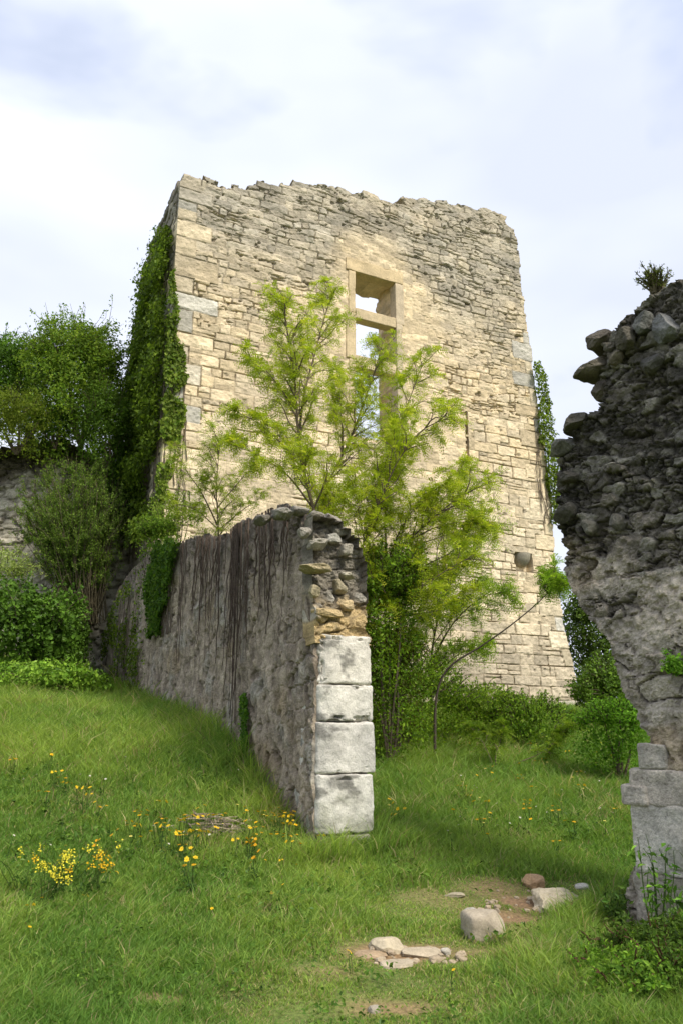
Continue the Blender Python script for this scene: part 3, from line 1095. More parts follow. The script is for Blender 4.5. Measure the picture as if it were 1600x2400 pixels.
def right_fn(U, V):
    px, py = toview(RO + U[..., None] * RU + V[..., None] * ZV)
    A = voro(U, V, .15, .085, 707, .98, .95, 2.4, 1.0)
    B = voro(U, V, .30, .15, 808, .95, .7, 3.0, .9)
    useB = B['cv'] < 2.7 + 1.3 * fbm(B['cu'] * 3, B['cv'] * 3, 0, 3, 121)
    e = np.where(useB, B['e'] * .2, A['e'] * .11)
    r = [np.where(useB, B['r'][k], A['r'][k]) for k in range(4)]
    E_ = voro(U, V, .055, .042, 717, .95, .95, 2.2, .7)
    crumb = np.where(A['r'][3] < .5, 1.0, 0.15) * (~useB)
    n1 = fbm(U * 5, V * 5, 0, 5, 122, .6)
    n2 = fbm(U * 22, V * 22, 0, 4, 123, .6)
    prof = sstep(0, 1, e / .016)
    pil = np.clip(e / .06, 0, 1)
    fill = np.where(useB, sstep(.0, .3, fbm(U * 2.6, V * 3.2, 1, 3, 129)), sstep(-.35, .05, fbm(U * 4, V * 5, 1, 3, 130)))
    prof = 1 - (1 - prof) * fill
    pl = sstep(-.1, .25, fbm(U * 1.6, V * 1.6, 0, 3, 124) + .25 * (2.8 - V))          # plastered lower part
    st = 1 - .88 * pl
    pe = sstep(0, .35, E_['e'])
    H = crumb * (.040 * (E_['r'][0] - .5) * pe - .020 * (1 - pe) - .03) + st * (-.032 * (1 - prof) + .008 * pil + .030 * (r[0] - .5) * prof + np.where(useB, .05, .34) * prof * ((U - np.where(useB, B['cu'], A['cu'])) * (r[1] - .5) + (V - np.where(useB, B['cv'], A['cv'])) * (r[2] - .3)) * np.clip(e / .02, 0, 1)) + .034 * (1 - .6 * pl) * n1 + .032 * n2 - .022 * sstep(.28, .45, fbm(U * 15, V * 13, 2, 3, 131))
    cr = (1 - sstep(0, .03, np.abs(fbm(U * 3.2, V * 4.2, 0, 4, 126, .6)))) * sstep(-.3, .0, fbm(U * 2, V * 2, 0, 2, 127)) * (V < 3.4)
    H = H - .045 * cr
    C = lerp(np.broadcast_to(np.array([.20, .175, .14]), U.shape + (3,)), np.array([.32, .285, .24]), r[1])
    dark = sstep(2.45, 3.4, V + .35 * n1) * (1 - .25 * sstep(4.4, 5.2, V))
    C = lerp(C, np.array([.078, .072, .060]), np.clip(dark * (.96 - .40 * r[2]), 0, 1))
    C = C * (1 - crumb * .35 * (1 - 1.4 * E_['r'][1] * pe))[..., None]
    C = lerp(C, np.array([.30, .28, .23]), crumb * (E_['r'][2] > .86) * .5)
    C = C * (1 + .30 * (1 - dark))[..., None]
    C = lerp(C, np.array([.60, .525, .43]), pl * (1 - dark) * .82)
    C = lerp(C, np.array([.27, .25, .20]), sstep(.28, .55, n1) * .45)
    C = lerp(C, np.array([.30, .285, .24]), (r[3] > .80) * (~useB) * prof * .55)
    C = C * (1 + .45 * fbm(U * 2.2, V * 2.8, 7, 4, 133, .6))[..., None]
    C = lerp(C, np.array([.34, .24, .12]), sstep(.25, .55, fbm(U * 1.8, V * 2.2, 3, 3, 134)) * (1 - dark) * .45)
    C = lerp(C, np.array([.04, .035, .03]), np.clip((1 - prof) * st * .8 + .75 * cr, 0, 1))
    C = C * (1 + .32 * n2)[..., None]
    keep = inpoly(U + .03 * n1, V + .03 * fbm(U * 6, V * 6, 4, 3, 128), rw)
    return H, np.clip(C, .01, .8), keep


ru = np.concatenate([np.arange(-.5, rw[0][0] + .12, .0105), np.arange(rw[0][0] + .14, rw[0][0] + 1.7, .05)])
relief_wall("wall_body", RO, RU, RN, ru, np.arange(-.2, 6.0, .0105), right_fn, .75, M_DARK, R_ROOT, 4, .06, 35)
for k, (x, y, dep, hx, hy, hz, til, col) in enumerate([
        (1412, 803, .06, .115, .16, .08, .35, (.22, .19, .15)), (1442, 838, -.01, .065, .08, .05, .5, (.30, .26, .19)),
        (1462, 800, -.02, .09, .10, .10, .3, (.20, .18, .14)), (1398, 872, .08, .15, .18, .062, .42, (.27, .235, .18)),
        (1352, 996, .08, .13, .18, .07, .12, (.20, .18, .14)), (1322, 1052, .03, .12, .14, .06, .35, (.30, .29, .26)),
        (1336, 1120, .02, .10, .12, .055, .1, (.18, .165, .135)), (1330, 1205, .03, .10, .13, .075, .5, (.16, .15, .125)),
        (1560, 775, .0, .10, .10, .125, .45, (.36, .36, .35)), (1510, 760, .0, .085, .09, .085, .3, (.28, .28, .25)),
        (1530, 852, .0, .10, .08, .06, .2, (.20, .19, .17)), (1408, 915, .05, .07, .10, .08, .2, (.22, .19, .15)),
        (1385, 1235, .0, .06, .07, .07, .2, (.25, .235, .19)), (1445, 1225, .0, .06, .07, .07, .1, (.24, .225, .185))]):
    P = onplane(x, y, RO - RN * dep, RN)
    ca, sa = math.cos(til), math.sin(til)
    mb = MB()
    rock(mb, P, RU * ca + ZV * sa, -RN, ZV * ca - RU * sa, (hx, hy, hz), 4.0, .18, 300 + k, np.array(col) * .55, .45, True, 14)
    mb.build("protruding_stone", M_DARK, R_ROOT, False)
for k, (x0, y0, x1, y1, pr, col) in enumerate([(1493, 1893, 1690, 2042, .035, (.58, .54, .48)), (1484, 1806, 1640, 1886, .03, (.48, .43, .37)),
                                               (1497, 2050, 1580, 2170, .028, (.47, .42, .36)), (1560, 2052, 1700, 2180, .02, (.45, .40, .34)),
                                               (1461, 1838, 1520, 1884, .05, (.42, .38, .33)), (1500, 1742, 1560, 1802, .025, (.42, .385, .335))]):
    a = uvp(x0, y1, RO, RU, RN)
    b = uvp(x1, y0, RO, RU, RN)
    mb = MB()
    rounded_box(mb, RO + RU * a[0] + ZV * a[1] + RN * pr, RU, -RN, ZV, (b[0] - a[0], .5, b[1] - a[1] - .006), r=.02, n=40, disp=.014, freq=8,
                seed=400 + k, col=col, cvar=.2, chip=.03)
    mb.build("squared_block", M_DARK, R_ROOT, True)

# ------------------------------------------------------------------ far rubble bank at the left, behind the bushes
B_ROOT = thing("collapsed_rampart", [-9, 17.4, 2.6], "grey collapsed rubble rampart behind the bushes at the left edge", "rampart")
BO = np.array([-14.0, 15.9, 0.0])
BU = unit(np.array([1.0, .16, 0]))
BN = np.array([BU[1], -BU[0], 0])
bt = np.array([uvp(x, y, BO - BN * .9, BU, BN) for x, y in [(-250, 1120), (-100, 1085), (0, 1080), (60, 1052), (110, 1035), (160, 1032), (200, 1060), (250, 1080), (300, 1100)]])


def bank_fn(U, V):
    A = voro(U, V, .36, .22, 909, .95, .9, 2.4, .45)
    n1 = fbm(U * 2, V * 2, 0, 5, 131, .6)
    n2 = fbm(U * 8, V * 8, 0, 3, 132)
    prof = sstep(0, 1, A['e'] * .2 / .05)
    H = -.07 * (1 - prof) + .12 * (A['r'][0] - .5) * prof + .12 * n1 + .03 * n2 - .24 * (V - 3.5)
    C = lerp(np.broadcast_to(np.array([.50, .46, .37]), U.shape + (3,)), np.array([.36, .33, .26]), A['r'][1])
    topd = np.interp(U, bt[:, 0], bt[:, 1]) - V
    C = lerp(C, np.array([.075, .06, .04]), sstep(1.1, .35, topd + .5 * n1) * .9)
    C = lerp(C, np.array([.08, .07, .055]), (1 - prof) * .6)
    C = C * (1 + .3 * n2)[..., None]
    keep = (A['cv'] < np.interp(A['cu'], bt[:, 0], bt[:, 1])) & (U > .3) & (U < 9.8)
    return H, np.clip(C, .01, .8), keep


relief_wall("rampart_wall", BO, BU, BN, np.arange(0, 10, .045), np.arange(1.5, 9.5, .045), bank_fn, 1.6, M_NEAR, B_ROOT, 3, .15, 45)
# ------------------------------------------------------------------ foliage helpers
def leaves(mb, P, N, size, col, aspect=.55, fold=.25, droop=None, r_=None):
    """one folded leaf (two triangles) at every point, facing N"""
    r_ = r_ or rng
    n = len(P)
    N = unit(N)
    t = r_.normal(size=(n, 3))
    if droop is not None:
        t = t * .6 + np.array(droop)
    t = unit(t - (t * N).sum(1, keepdims=True) * N)
    b = np.cross(N, t)
    size = np.broadcast_to(np.asarray(size, float), (n,))[:, None]
    base = P - t * size * .5
    tip = P + t * size * .5 - N * size * .12
    l_ = P + b * size * aspect * .5 + N * size * fold * .35 - t * size * .06
    r2_ = P - b * size * aspect * .5 + N * size * fold * .35 - t * size * .06
    v = np.stack([base, l_, tip, r2_], 1).reshape(-1, 3)
    k = np.arange(n)[:, None] * 4
    f = np.concatenate([k + np.array([[0, 2, 1]]), k + np.array([[0, 3, 2]])])
    c = np.repeat(np.broadcast_to(col, (n, 3)), 4, axis=0)
    mb.add(v, f, None, c)


LEAFGAIN = np.array([1.85, 1.90, 1.10])


def leafcols(n, base, alt, r_, spread=.25):
    t = r_.random(n)[:, None] ** 1.3
    c = (np.array(base) * (1 - t) + np.array(alt) * t) * LEAFGAIN
    return np.clip(c * (1 + spread * r_.normal(size=(n, 1))), .004, .6)


def sphere_pts(n, r_):
    return unit(r_.normal(size=(n, 3)))


def twig_path(a, b, r_, wob=.12, n=7):
    a, b = np.asarray(a, float), np.asarray(b, float)
    L = np.linalg.norm(b - a)
    t = np.linspace(0, 1, n)[:, None]
    p = a + (b - a) * t
    k = r_.normal(size=(2, 3)) * wob * L
    p = p + k[0] * np.sin(t * math.pi) * .6 + k[1] * np.sin(t * 2 * math.pi) * .3
    p[:, 2] += .10 * L * np.sin(t[:, 0] * math.pi)
    return p


BARK = (.11, .085, .06)


def bush(name, label, cat, cen, rad, nclump, nleaf, size, base, alt, seed, group=None, root=None, clr=(.28, .48), sprigs=30, stems=6,
         mat=None, aspect=.55, up=.35, inner=.25, fz=None, stemcol=BARK, stemr=.022):
    """leafy shrub: clumps of leaves at the ends of branching stems, loose sprigs breaking the outline"""
    r_ = np.random.default_rng(seed)
    cen = np.asarray(cen, float)
    rad = np.asarray(rad, float)
    if root is None:
        root = np.array([cen[0], cen[1], float(ground(cen[0], cen[1]))])
    root = np.asarray(root, float)
    T = thing(name, root.tolist(), label, cat, group)
    down = max(cen[2] - root[2], rad[2] * .45)
    fo, st = MB(), MB()
    n = int(nleaf * 2.6)
    d = sphere_pts(n, r_)
    o3 = seed * 1.37
    lob = 1 + .62 * fbm(d[:, 0] * 1.6 + o3, d[:, 1] * 1.6, d[:, 2] * 1.6, 2, seed) + .34 * fbm(d[:, 0] * 4 + o3, d[:, 1] * 4, d[:, 2] * 4, 2, seed + 1) + .16 * fbm(d[:, 0] * 10 + o3, d[:, 1] * 10, d[:, 2] * 10, 2, seed + 2)
    q = 1 - .62 * r_.random(n)**1.7 + .05 * r_.normal(size=n)
    dz = d[:, 2]
    hh = np.where(dz < 0, np.sqrt(np.clip(1 - np.abs(dz)**3.5, 0, 1)), np.sqrt(np.clip(1 - dz**2, 0, 1)))
    az = np.arctan2(d[:, 1], d[:, 0])
    S3 = np.stack([np.cos(az) * hh * rad[0], np.sin(az) * hh * rad[1], np.where(dz < 0, dz * down, dz * rad[2])], -1)
    P = cen + S3 * (lob * q)[:, None]
    sc = max(rad.min() * .30, size * 2.2)
    den = fbm(P[:, 0] / sc, P[:, 1] / sc, P[:, 2] / sc, 3, seed + 3)
    gz = (ground(P[:, 0], P[:, 1]) + .02) if fz is None else np.full(n, -99.)
    k = (den > -.16 - .14 * r_.random(n)) & (P[:, 2] > gz)
    P, S3, lob, den, q = P[k][:nleaf], S3[k][:nleaf], lob[k][:nleaf], den[k][:nleaf], q[k][:nleaf]
    m_ = len(P)
    N = unit(S3 / rad) + .75 * r_.normal(size=(m_, 3)) + np.array([0, 0, up])
    tone = 1 + .5 * fbm(P[:, 0] / sc * .6, P[:, 1] / sc * .6, P[:, 2] / sc * .6 + 9, 2, seed + 4)
    leaves(fo, P, N, size * (.5 + .95 * r_.random(m_)**1.5), leafcols(m_, base, alt, r_) * tone[:, None], aspect, r_=r_)
    outer = np.where((q > .8) & (S3[:, 2] > -.2 * rad[2]))[0]
    for _ in range(sprigs):                       # loose sprigs breaking the outline
        a = P[outer[r_.integers(len(outer))]]
        dd = unit(unit(a - cen) + np.array([0, 0, .5]) + .35 * r_.normal(size=3))
        L = rad.min() * (.12 + .55 * r_.random())
        b = a + dd * L
        tube(fo, twig_path(a - dd * L * .6, b, r_, .08, 5), np.linspace(.006, .002, 5) * (1 + size * 6), 3, np.array(stemcol))
        n2_ = int(8 + 16 * r_.random())
        tt = r_.random(n2_)
        Q = a + (b - a) * tt[:, None] + r_.normal(size=(n2_, 3)) * size * .7 * (1.2 - tt[:, None])
        leaves(fo, Q, r_.normal(size=(n2_, 3)) + np.array([0, 0, .6]), size * (.55 + .5 * r_.random(n2_)), leafcols(n2_, base, alt, r_) * 1.1, aspect, r_=r_)
    for _ in range(stems):
        e = P[r_.integers(m_)] * .75 + cen * .25
        tube(st, twig_path(root - np.array([0, 0, .05]), e, r_, .06, 8), np.linspace(stemr, stemr * .2, 8), 5, np.array(stemcol))
    fo.build("foliage", mat or M_LEAF, T)
    st.build("stem", M_BARK, T)
    return T


def pinnate(mb, A, D, L, col, r_, npair=6, leafl=.03):
    """feathery compound leaves: a fan of paired leaflets along a short stalk, for all A at once"""
    n = len(A)
    D = unit(D)
    up = np.array([0, 0, 1.0]) + .6 * r_.normal(size=(n, 3))
    side = unit(np.cross(D, up))
    nn = np.cross(side, D)
    vs, fs, cs = [], [], []
    k0 = 0
    for i in range(npair):
        t = (i + .8) / npair
        c = A + D * (L * t)[:, None] - np.array([0, 0, 1]) * (L * .35 * t * t)[:, None]
        for sg in (-1, 1):
            wv = .75 + .5 * r_.random((n, 1))
            dirn = unit(side * sg + D * .35 + nn * (.2 * r_.normal(size=(n, 1))))
            ll = leafl * wv * (1.0 - .3 * abs(t - .5))
            tip = c + dirn * ll
            mid = c + dirn * ll * .5
            wd = D * ll * .22
            v = np.stack([c, mid + wd, tip, mid - wd], 1).reshape(-1, 3)
            vs.append(v)
            kk = np.arange(n)[:, None] * 4 + k0
            fs.append(kk + np.array([[0, 1, 2, 3]]))
            cs.append(np.repeat(col * (.85 + .3 * r_.random((n, 1))), 4, axis=0))
            k0 += n * 4
    mb.add(np.concatenate(vs), None, np.concatenate(fs), np.concatenate(cs))


def feather_tree(name, label, cat, root, limbs, seed, base, alt, nsub=5, ntwig=4, nleaf=9, L=.16, leafl=.032, r0=.045, group=None, barkcol=(.13, .10, .065), wide=.55, npair=6):
    """open tree: traced limbs, side branches in every direction, twigs carrying feathery leaves"""
    r_ = np.random.default_rng(seed)
    T = thing(name, np.asarray(root).tolist(), label, cat, group)
    st, fo = MB(), MB()
    A_, D_ = [], []
    for lim, lr, lf in limbs:
        P = smoothpath(lim, 26)
        Ltot = np.linalg.norm(np.diff(P, axis=0), axis=1).sum()
        tube(st, P, np.linspace(lr * .8, lr * .18, 26), 7, np.array(barkcol))
        ns = max(3, int(nsub * Ltot))
        for i in range(ns):
            t = lf + (1 - lf) * ((i + r_.random()) / ns)
            k = min(int(t * 25), 24)
            a = P[k]
            tan = unit(P[k + 1] - P[k])
            d = r_.normal(size=3)
            d = unit(d - d @ tan * tan)
            d = unit(d * .75 + tan * .75 + np.array([0, 0, .15]))
            bl = wide * (.45 + .75 * r_.random()) * (1.15 - .65 * t) * min(1.6, max(.6, Ltot / 2.2))
            pp = twig_path(a, a + d * bl, r_, .10, 7)
            tube(st, pp, np.linspace(lr * .30, .003, 7), 4, np.array(barkcol) * 1.15)
            for j in range(ntwig):
                tt = .25 + .75 * r_.random()
                kk = min(int(tt * 6), 5)
                aa = pp[kk] + (pp[kk + 1] - pp[kk]) * r_.random()
                d2 = unit(unit(pp[kk + 1] - pp[kk]) * .7 + .6 * r_.normal(size=3))
                l2 = bl * (.18 + .30 * r_.random())
                e2 = aa + d2 * l2
                tube(st, np.stack([aa, (aa + e2) / 2 + .02 * r_.normal(size=3), e2]), [.004, .003, .002], 3, np.array(barkcol) * 1.2)
                m_ = nleaf
                s = .15 + .85 * r_.random((m_, 1))
                A_.append(aa + (e2 - aa) * s)
                D_.append(d2 + .9 * r_.normal(size=(m_, 3)))
        # leafy tip
        m_ = nleaf * 2
        s = (.86 + .14 * r_.random(m_))
        A_.append(P[np.minimum((s * 25).astype(int), 25)])
        D_.append(unit(P[-1] - P[-4]) + .8 * r_.normal(size=(m_, 3)))
    A_ = np.concatenate(A_)
    D_ = np.concatenate(D_)
    n = len(A_)
    col = leafcols(n, base, alt, r_, .2)
    pinnate(fo, A_, D_, L * (.6 + .7 * r_.random(n)), col, r_, npair, leafl)
    st.build("trunk", M_BARK, T, True)
    fo.build("crown", M_LEAF, T)
    return T


def limb(pts):
    """pixel + distance waypoints -> points in the place"""
    return [at(x, y, F) for x, y, F in pts]


# ------------------------------------------------------------------ bushes on and below the rampart
def px_bush(name, label, cat, x, y, F, rx, ry, rz_depth=None, **kw):
    c = at(x, y, F)
    s = F / 1750.0
    return bush(name, label, cat, c, (rx * s, (rz_depth or rx * s), ry * s), **kw)


DG, MG, YG = (.030, .062, .014), (.050, .105, .020), (.105, .165, .030)
lowz = -9
px_bush("shrub", "tall bright-tipped bush crowning the rampart beside the ivy-clad tower flank", "bush", 185, 865, 17.6, 118, 118, 1.2, nclump=34, nleaf=36000, size=.08,
        base=(.055, .100, .022), alt=(.14, .185, .04), seed=501, clr=(.25, .42), sprigs=90, stems=7, root=at(190, 1045, 17.5), fz=lowz, stemr=.05)
px_bush("shrub", "dark green bush at the left edge of the picture, highest on the rampart", "bush", 30, 868, 18.2, 85, 72, 1.0, nclump=22, nleaf=20000, size=.075,
        base=DG, alt=(.08, .14, .03), seed=502, clr=(.26, .45), sprigs=50, root=at(30, 1010, 18.0), fz=lowz, stemr=.05)
px_bush("shrub", "rounded olive-toned bush overhanging the rampart top at the left edge", "bush", 38, 975, 16.4, 66, 62, .7, nclump=22, nleaf=8000, size=.055,
        base=(.060, .085, .018), alt=(.13, .155, .035), seed=503, clr=(.28, .46), sprigs=40, root=at(40, 1060, 16.6), fz=lowz, stemr=.04)
px_bush("shrub", "deep green bush hanging between the rampart top and the tower ivy", "bush", 240, 985, 16.9, 62, 92, .7, nclump=24, nleaf=9000, size=.06,
        base=(.036, .070, .016), alt=(.075, .12, .026), seed=504, clr=(.28, .46), sprigs=40, root=at(250, 1100, 17.0), fz=lowz, stemr=.04)
px_bush("shrub", "shadowy evergreen bush filling the gap under the tallest rampart bush", "bush", 130, 985, 17.4, 60, 50, .6, nclump=16, nleaf=5000, size=.06,
        base=DG, alt=MG, seed=505, clr=(.3, .5), sprigs=16, root=at(130, 1050, 17.3), fz=lowz, stemr=.04)

px_bush("shrub", "dark bush low in the corner between rampart face and tower ivy", "bush", 268, 1120, 17.3, 48, 95, .6, nclump=16, nleaf=6500, size=.06,
        base=(.028, .055, .013), alt=(.065, .105, .024), seed=506, sprigs=40, fz=lowz, root=at(265, 1230, 17.2))

# broom-like shrub: a fan of thin upright shoots
def broom(name, label, cat, root, cen, rad, nshoot, seed, base, alt, size=.035, lps=34, cone=1.0, group=None, stemcol=(.10, .085, .05)):
    r_ = np.random.default_rng(seed)
    T = thing(name, np.asarray(root).tolist(), label, cat, group)
    fo, st = MB(), MB()
    for k in range(nshoot):
        d = sphere_pts(1, r_)[0]
        d[2] = abs(d[2]) * .9 - .15
        e = cen + d * rad * (.55 + .5 * r_.random())
        a = root + r_.normal(size=3) * rad * np.array([.14, .14, .02])
        pp = twig_path(a, e, r_, .05, 8)
        tube(st, pp, np.linspace(.012, .003, 8), 3, np.array(stemcol) * (.8 + .5 * r_.random()))
        for j in range(7):                       # side shoots
            i = r_.integers(2, 7)
            aa = pp[i]
            d2 = unit(unit(pp[min(i + 1, 7)] - pp[i - 1]) + .45 * r_.normal(size=3) + np.array([0, 0, .2]))
            l2 = rad.min() * (.18 + .3 * r_.random())
            bb = aa + d2 * l2
            tube(st, np.stack([aa, (aa + bb) / 2, bb]), [.005, .004, .002], 3, np.array(stemcol))
            m_ = lps
            s = r_.random((m_, 1))
            P = aa + (bb - aa) * s + r_.normal(size=(m_, 3)) * size * .5
            leaves(fo, P, r_.normal(size=(m_, 3)) + np.array([0, 0, .4]), size * (.7 + .6 * r_.random(m_)), leafcols(m_, base, alt, r_) * (.85 + .3 * r_.random()), .4, droop=d2 * 1.2, r_=r_)
    fo.build("foliage", M_LEAF, T)
    st.build("stem", M_BARK, T)
    return T


s145 = 16.6 / 1750
broom("broom_shrub", "feathery grey-green broom shrub fanning up in front of the grey rampart", "bush", at(190, 1460, 16.7), at(172, 1220, 16.5), np.array([145 * s145, .9, 225 * s145]), 320, 511, (.055, .10, .028), (.15, .20, .065), .05, 34)
px_bush("shrub", "dark broad-leaved bush at the left edge, beneath the feathery broom shrub", "bush", 70, 1468, 14.4, 105, 90, .9, nclump=26, nleaf=9000, size=.085,
        base=(.028, .058, .012), alt=(.062, .115, .022), seed=512, clr=(.28, .45), sprigs=40, mat=M_LEAFD, aspect=.7)
px_bush("shrub", "dark leafy bush pressed against the far end of the broken garden wall", "bush", 150, 1480, 16.4, 55, 95, .6, nclump=20, nleaf=6500, size=.075,
        base=(.026, .054, .012), alt=(.062, .11, .024), seed=513, clr=(.3, .46), sprigs=30, mat=M_LEAFD, aspect=.7)
px_bush("shrub", "pale grey-leaved bush low at the left edge, against the rampart foot", "bush", 15, 1345, 15.0, 60, 62, .7, nclump=16, nleaf=4200, size=.05,
        base=(.10, .135, .06), alt=(.21, .235, .13), seed=514, clr=(.28, .46), sprigs=50)
px_bush("shrub", "loose light-green scrub rising behind the low far part of the garden wall", "bush", 372, 1252, 14.2, 44, 38, .4, nclump=18, nleaf=5500, size=.055,
        base=(.045, .09, .02), alt=(.13, .18, .045), seed=515, clr=(.28, .46), sprigs=70)
px_bush("groundcover", "low bright leafy thicket where the meadow meets the dark bushes", "groundcover", 110, 1590, 13.6, 135, 34, 1.0, nclump=40, nleaf=9500, size=.065,
        base=(.060, .120, .020), alt=(.13, .20, .036), seed=516, clr=(.5, .9), sprigs=90, mat=M_LEAFD, aspect=.65)

# ------------------------------------------------------------------ ivy
def ivy(name, label, root, O, ud, nd, poly, n, size, base, alt, seed, depth=.14, strands=40, dens=1.2, cat="ivy", sides=None, thresh=-.12):
    """climbing leaves over a wall face, inside an outline on that face, with runners on the stone"""
    r_ = np.random.default_rng(seed)
    T = thing(name, np.asarray(root).tolist(), label, cat)
    poly = np.array(poly)
    lo, hi = poly.min(0), poly.max(0)
    U = lo[0] + (hi[0] - lo[0]) * r_.random(n * 4)
    V = lo[1] + (hi[1] - lo[1]) * r_.random(n * 4)
    jit = .12
    k = inpoly(U + jit * fbm(U * 4, V * 4, 1, 2, seed), V + jit * fbm(U * 4, V * 4, 5, 2, seed), poly)
    dn = fbm(U * dens, V * dens, 2, 4, seed + 1)
    k &= dn > thresh - .15 * r_.random(len(U))
    U, V, dn = U[k][:n], V[k][:n], dn[k][:n]
    m_ = len(U)
    lump = .5 + .9 * fbm(U * 1.8, V * 1.8, 0, 3, seed + 2)
    h = .04 + depth * np.clip(lump + .25 * r_.normal(size=m_), 0, 1.6) * r_.random(m_)**.4
    P = O + U[:, None] * ud + V[:, None] * ZV + h[:, None] * nd
    N = nd + .55 * r_.normal(size=(m_, 3)) + np.array([0, 0, .45])
    fo, st = MB(), MB()
    leaves(fo, P, N, size * (.45 + 1.0 * r_.random(m_)**1.5), leafcols(m_, base, alt, r_) * (.8 + .4 * np.clip(lump, 0, 1))[:, None], .8, .2, droop=(0, 0, -1.0), r_=r_)
    for j in range(strands):
        i = r_.integers(m_)
        u, v = U[i], V[i]
        pts = []
        vv_ = max(lo[1], v - (.6 + 2.5 * r_.random()))
        for q, z in enumerate(np.linspace(v, vv_, 8)):
            u = u + .05 * r_.normal()
            pts.append(O + u * ud + z * ZV + (.02 + .02 * r_.random()) * nd)
        tube(st, np.array(pts), np.linspace(.006, .014, 8), 4, np.array([.12, .095, .07]))
    fo.build("leaves", M_LEAF, T)
    st.build("stem", M_BARK, T)
    return T


iv_px = [(424, 545), (402, 530), (388, 545), (366, 590), (352, 620), (345, 700), (330, 780), (318, 860), (306, 940), (300, 1050), (290, 1150), (285, 1260), (380, 1260), (405, 1180), (410, 1100), (425, 1000), (428, 860), (418, 700)]
FO = TO - TU * .03
ivy_poly = [tuple(np.minimum(uvp(min(x, 417), y, FO, TN, -TU), [.02, 99])) for x, y in iv_px]
ivy("ivy", "thick ivy cloaking the shaded left flank of the tower", FO + ZV * 2 - TN * 1.5, FO, TN, -TU, ivy_poly, 30000, .085, (.036, .062, .012), (.105, .142, .030), 521, .40, 60, .9, thresh=-.20)
fr_px = [(408, 640), (418, 700), (414, 790), (432, 850), (438, 880), (425, 930), (432, 985), (415, 1040), (400, 1100), (385, 1180), (375, 1250), (350, 1250), (350, 640)]
fr_poly = [tuple(uvp(x, y, TO, TU, TN)) for x, y in fr_px]
fr_poly = [(max(a, -.12), b) for a, b in fr_poly]
ivy("ivy", "ragged ivy fringe curling round the tower's left corner onto the sunlit face", TO + ZV * 2 + TN * .05, TO, TU, TN, fr_poly, 3600, .085, (.05, .085, .018), (.14, .17, .05), 522, .20, 14, 1.4, thresh=-.2)
rv_px = [(1241, 852), (1254, 950), (1258, 1010), (1274, 1100), (1282, 1160), (1288, 1230), (1318, 1230), (1322, 1180), (1318, 1110), (1306, 1060), (1293, 1010), (1285, 960), (1272, 900), (1262, 850)]
rv_poly = [tuple(uvp(x, y, TO, TU, TN)) for x, y in rv_px]
ivy("ivy", "narrow ivy strip trailing down the tower's right-hand edge", TO + TU * 10.8 + ZV * 2, TO + TN * .0, TU, TN, rv_poly, 3800, .080, (.050, .080, .015), (.13, .165, .03), 523, .20, 16, 1.6, thresh=-.6)
# ivy over the near wall
WF = WO + TN * 0
def wpoly(pp):
    return [tuple(uvp(x, y, WF, TN, -TU)) for x, y in pp]


ivy("ivy", "dark ivy curtain hanging from the top of the garden wall", WF - TN * 6 + ZV * 2, WF, TN, -TU, wpoly([(372, 1275), (432, 1262), (418, 1320), (408, 1390), (392, 1430), (385, 1480), (362, 1500), (355, 1400)]), 9000, .055, (.022, .052, .012), (.07, .115, .024), 524, .12, 12, 2.2, thresh=-.35)
ivy("ivy", "sparse ivy spread over the far end of the garden wall", WF - TN * 9 + ZV * 2.2, WF, TN, -TU, wpoly([(318, 1345), (300, 1370), (262, 1440), (240, 1530), (240, 1590), (300, 1625), (345, 1640), (352, 1560), (330, 1480), (322, 1400)]), 2600, .055, (.040, .070, .015), (.12, .155, .032), 525, .08, 24, 2.4, thresh=.02)
ivy("ivy", "slim green creeper climbing from the grass up the garden wall", WF - TN * 1.9 + ZV * 1.1, WF, TN, -TU, wpoly([(574, 1620), (590, 1618), (592, 1700), (590, 1760), (584, 1830), (570, 1830), (574, 1740), (572, 1680)]), 1500, .035, (.035, .085, .016), (.085, .155, .028), 526, .06, 3, 3.0, thresh=-.4)

# dry brown creeper stems hanging down the near wall
r_ = np.random.default_rng(77)
for gi, (xs_, y0, y1, n_, lab) in enumerate([((545, 600), 1232, 1720, 26, "dense hank of dry dark creeper stems hanging down the middle of the garden wall"),
                                             ((430, 540), 1268, 1560, 24, "thin dry creeper stems trailing below the sagging wall top"),
                                             ((600, 690), 1215, 1500, 16, "fine dead creeper threads on the wall face nearest the pale pier")]):
    mb = MB()
    for k in range(n_):
        x = xs_[0] + (xs_[1] - xs_[0]) * r_.random()
        u, v = uvp(x, y0 + 25 * r_.random(), WF, TN, -TU)
        ux, vb = uvp(x, y0 + (y1 - y0) * (.35 + .65 * r_.random()), WF, TN, -TU)
        vtop = float(np.interp(u, nw[:, 0], nw[:, 1]))
        v = vtop - .02
        L = max(v - vb, .4)
        pts = []
        du = 0
        for q in range(14):
            t = q / 13
            du += .018 * r_.normal()
            pts.append(WF + (u + du + .10 * t * (k % 3 - 1)) * TN + (v - L * t) * ZV - TU * (.035 + .02 * r_.random()))
        pts = np.array(pts)
        tube(mb, pts, np.linspace(.011, .004, 14) * (.5 + .9 * r_.random()), 4, np.array([.085, .062, .048]) * (.7 + .6 * r_.random()))
    P0 = uvp(sum(xs_) / 2, y0, WF, TN, -TU)
    o = mb.build("dry_creeper", M_BARK, None)
    tag(o, lab, "creeper")

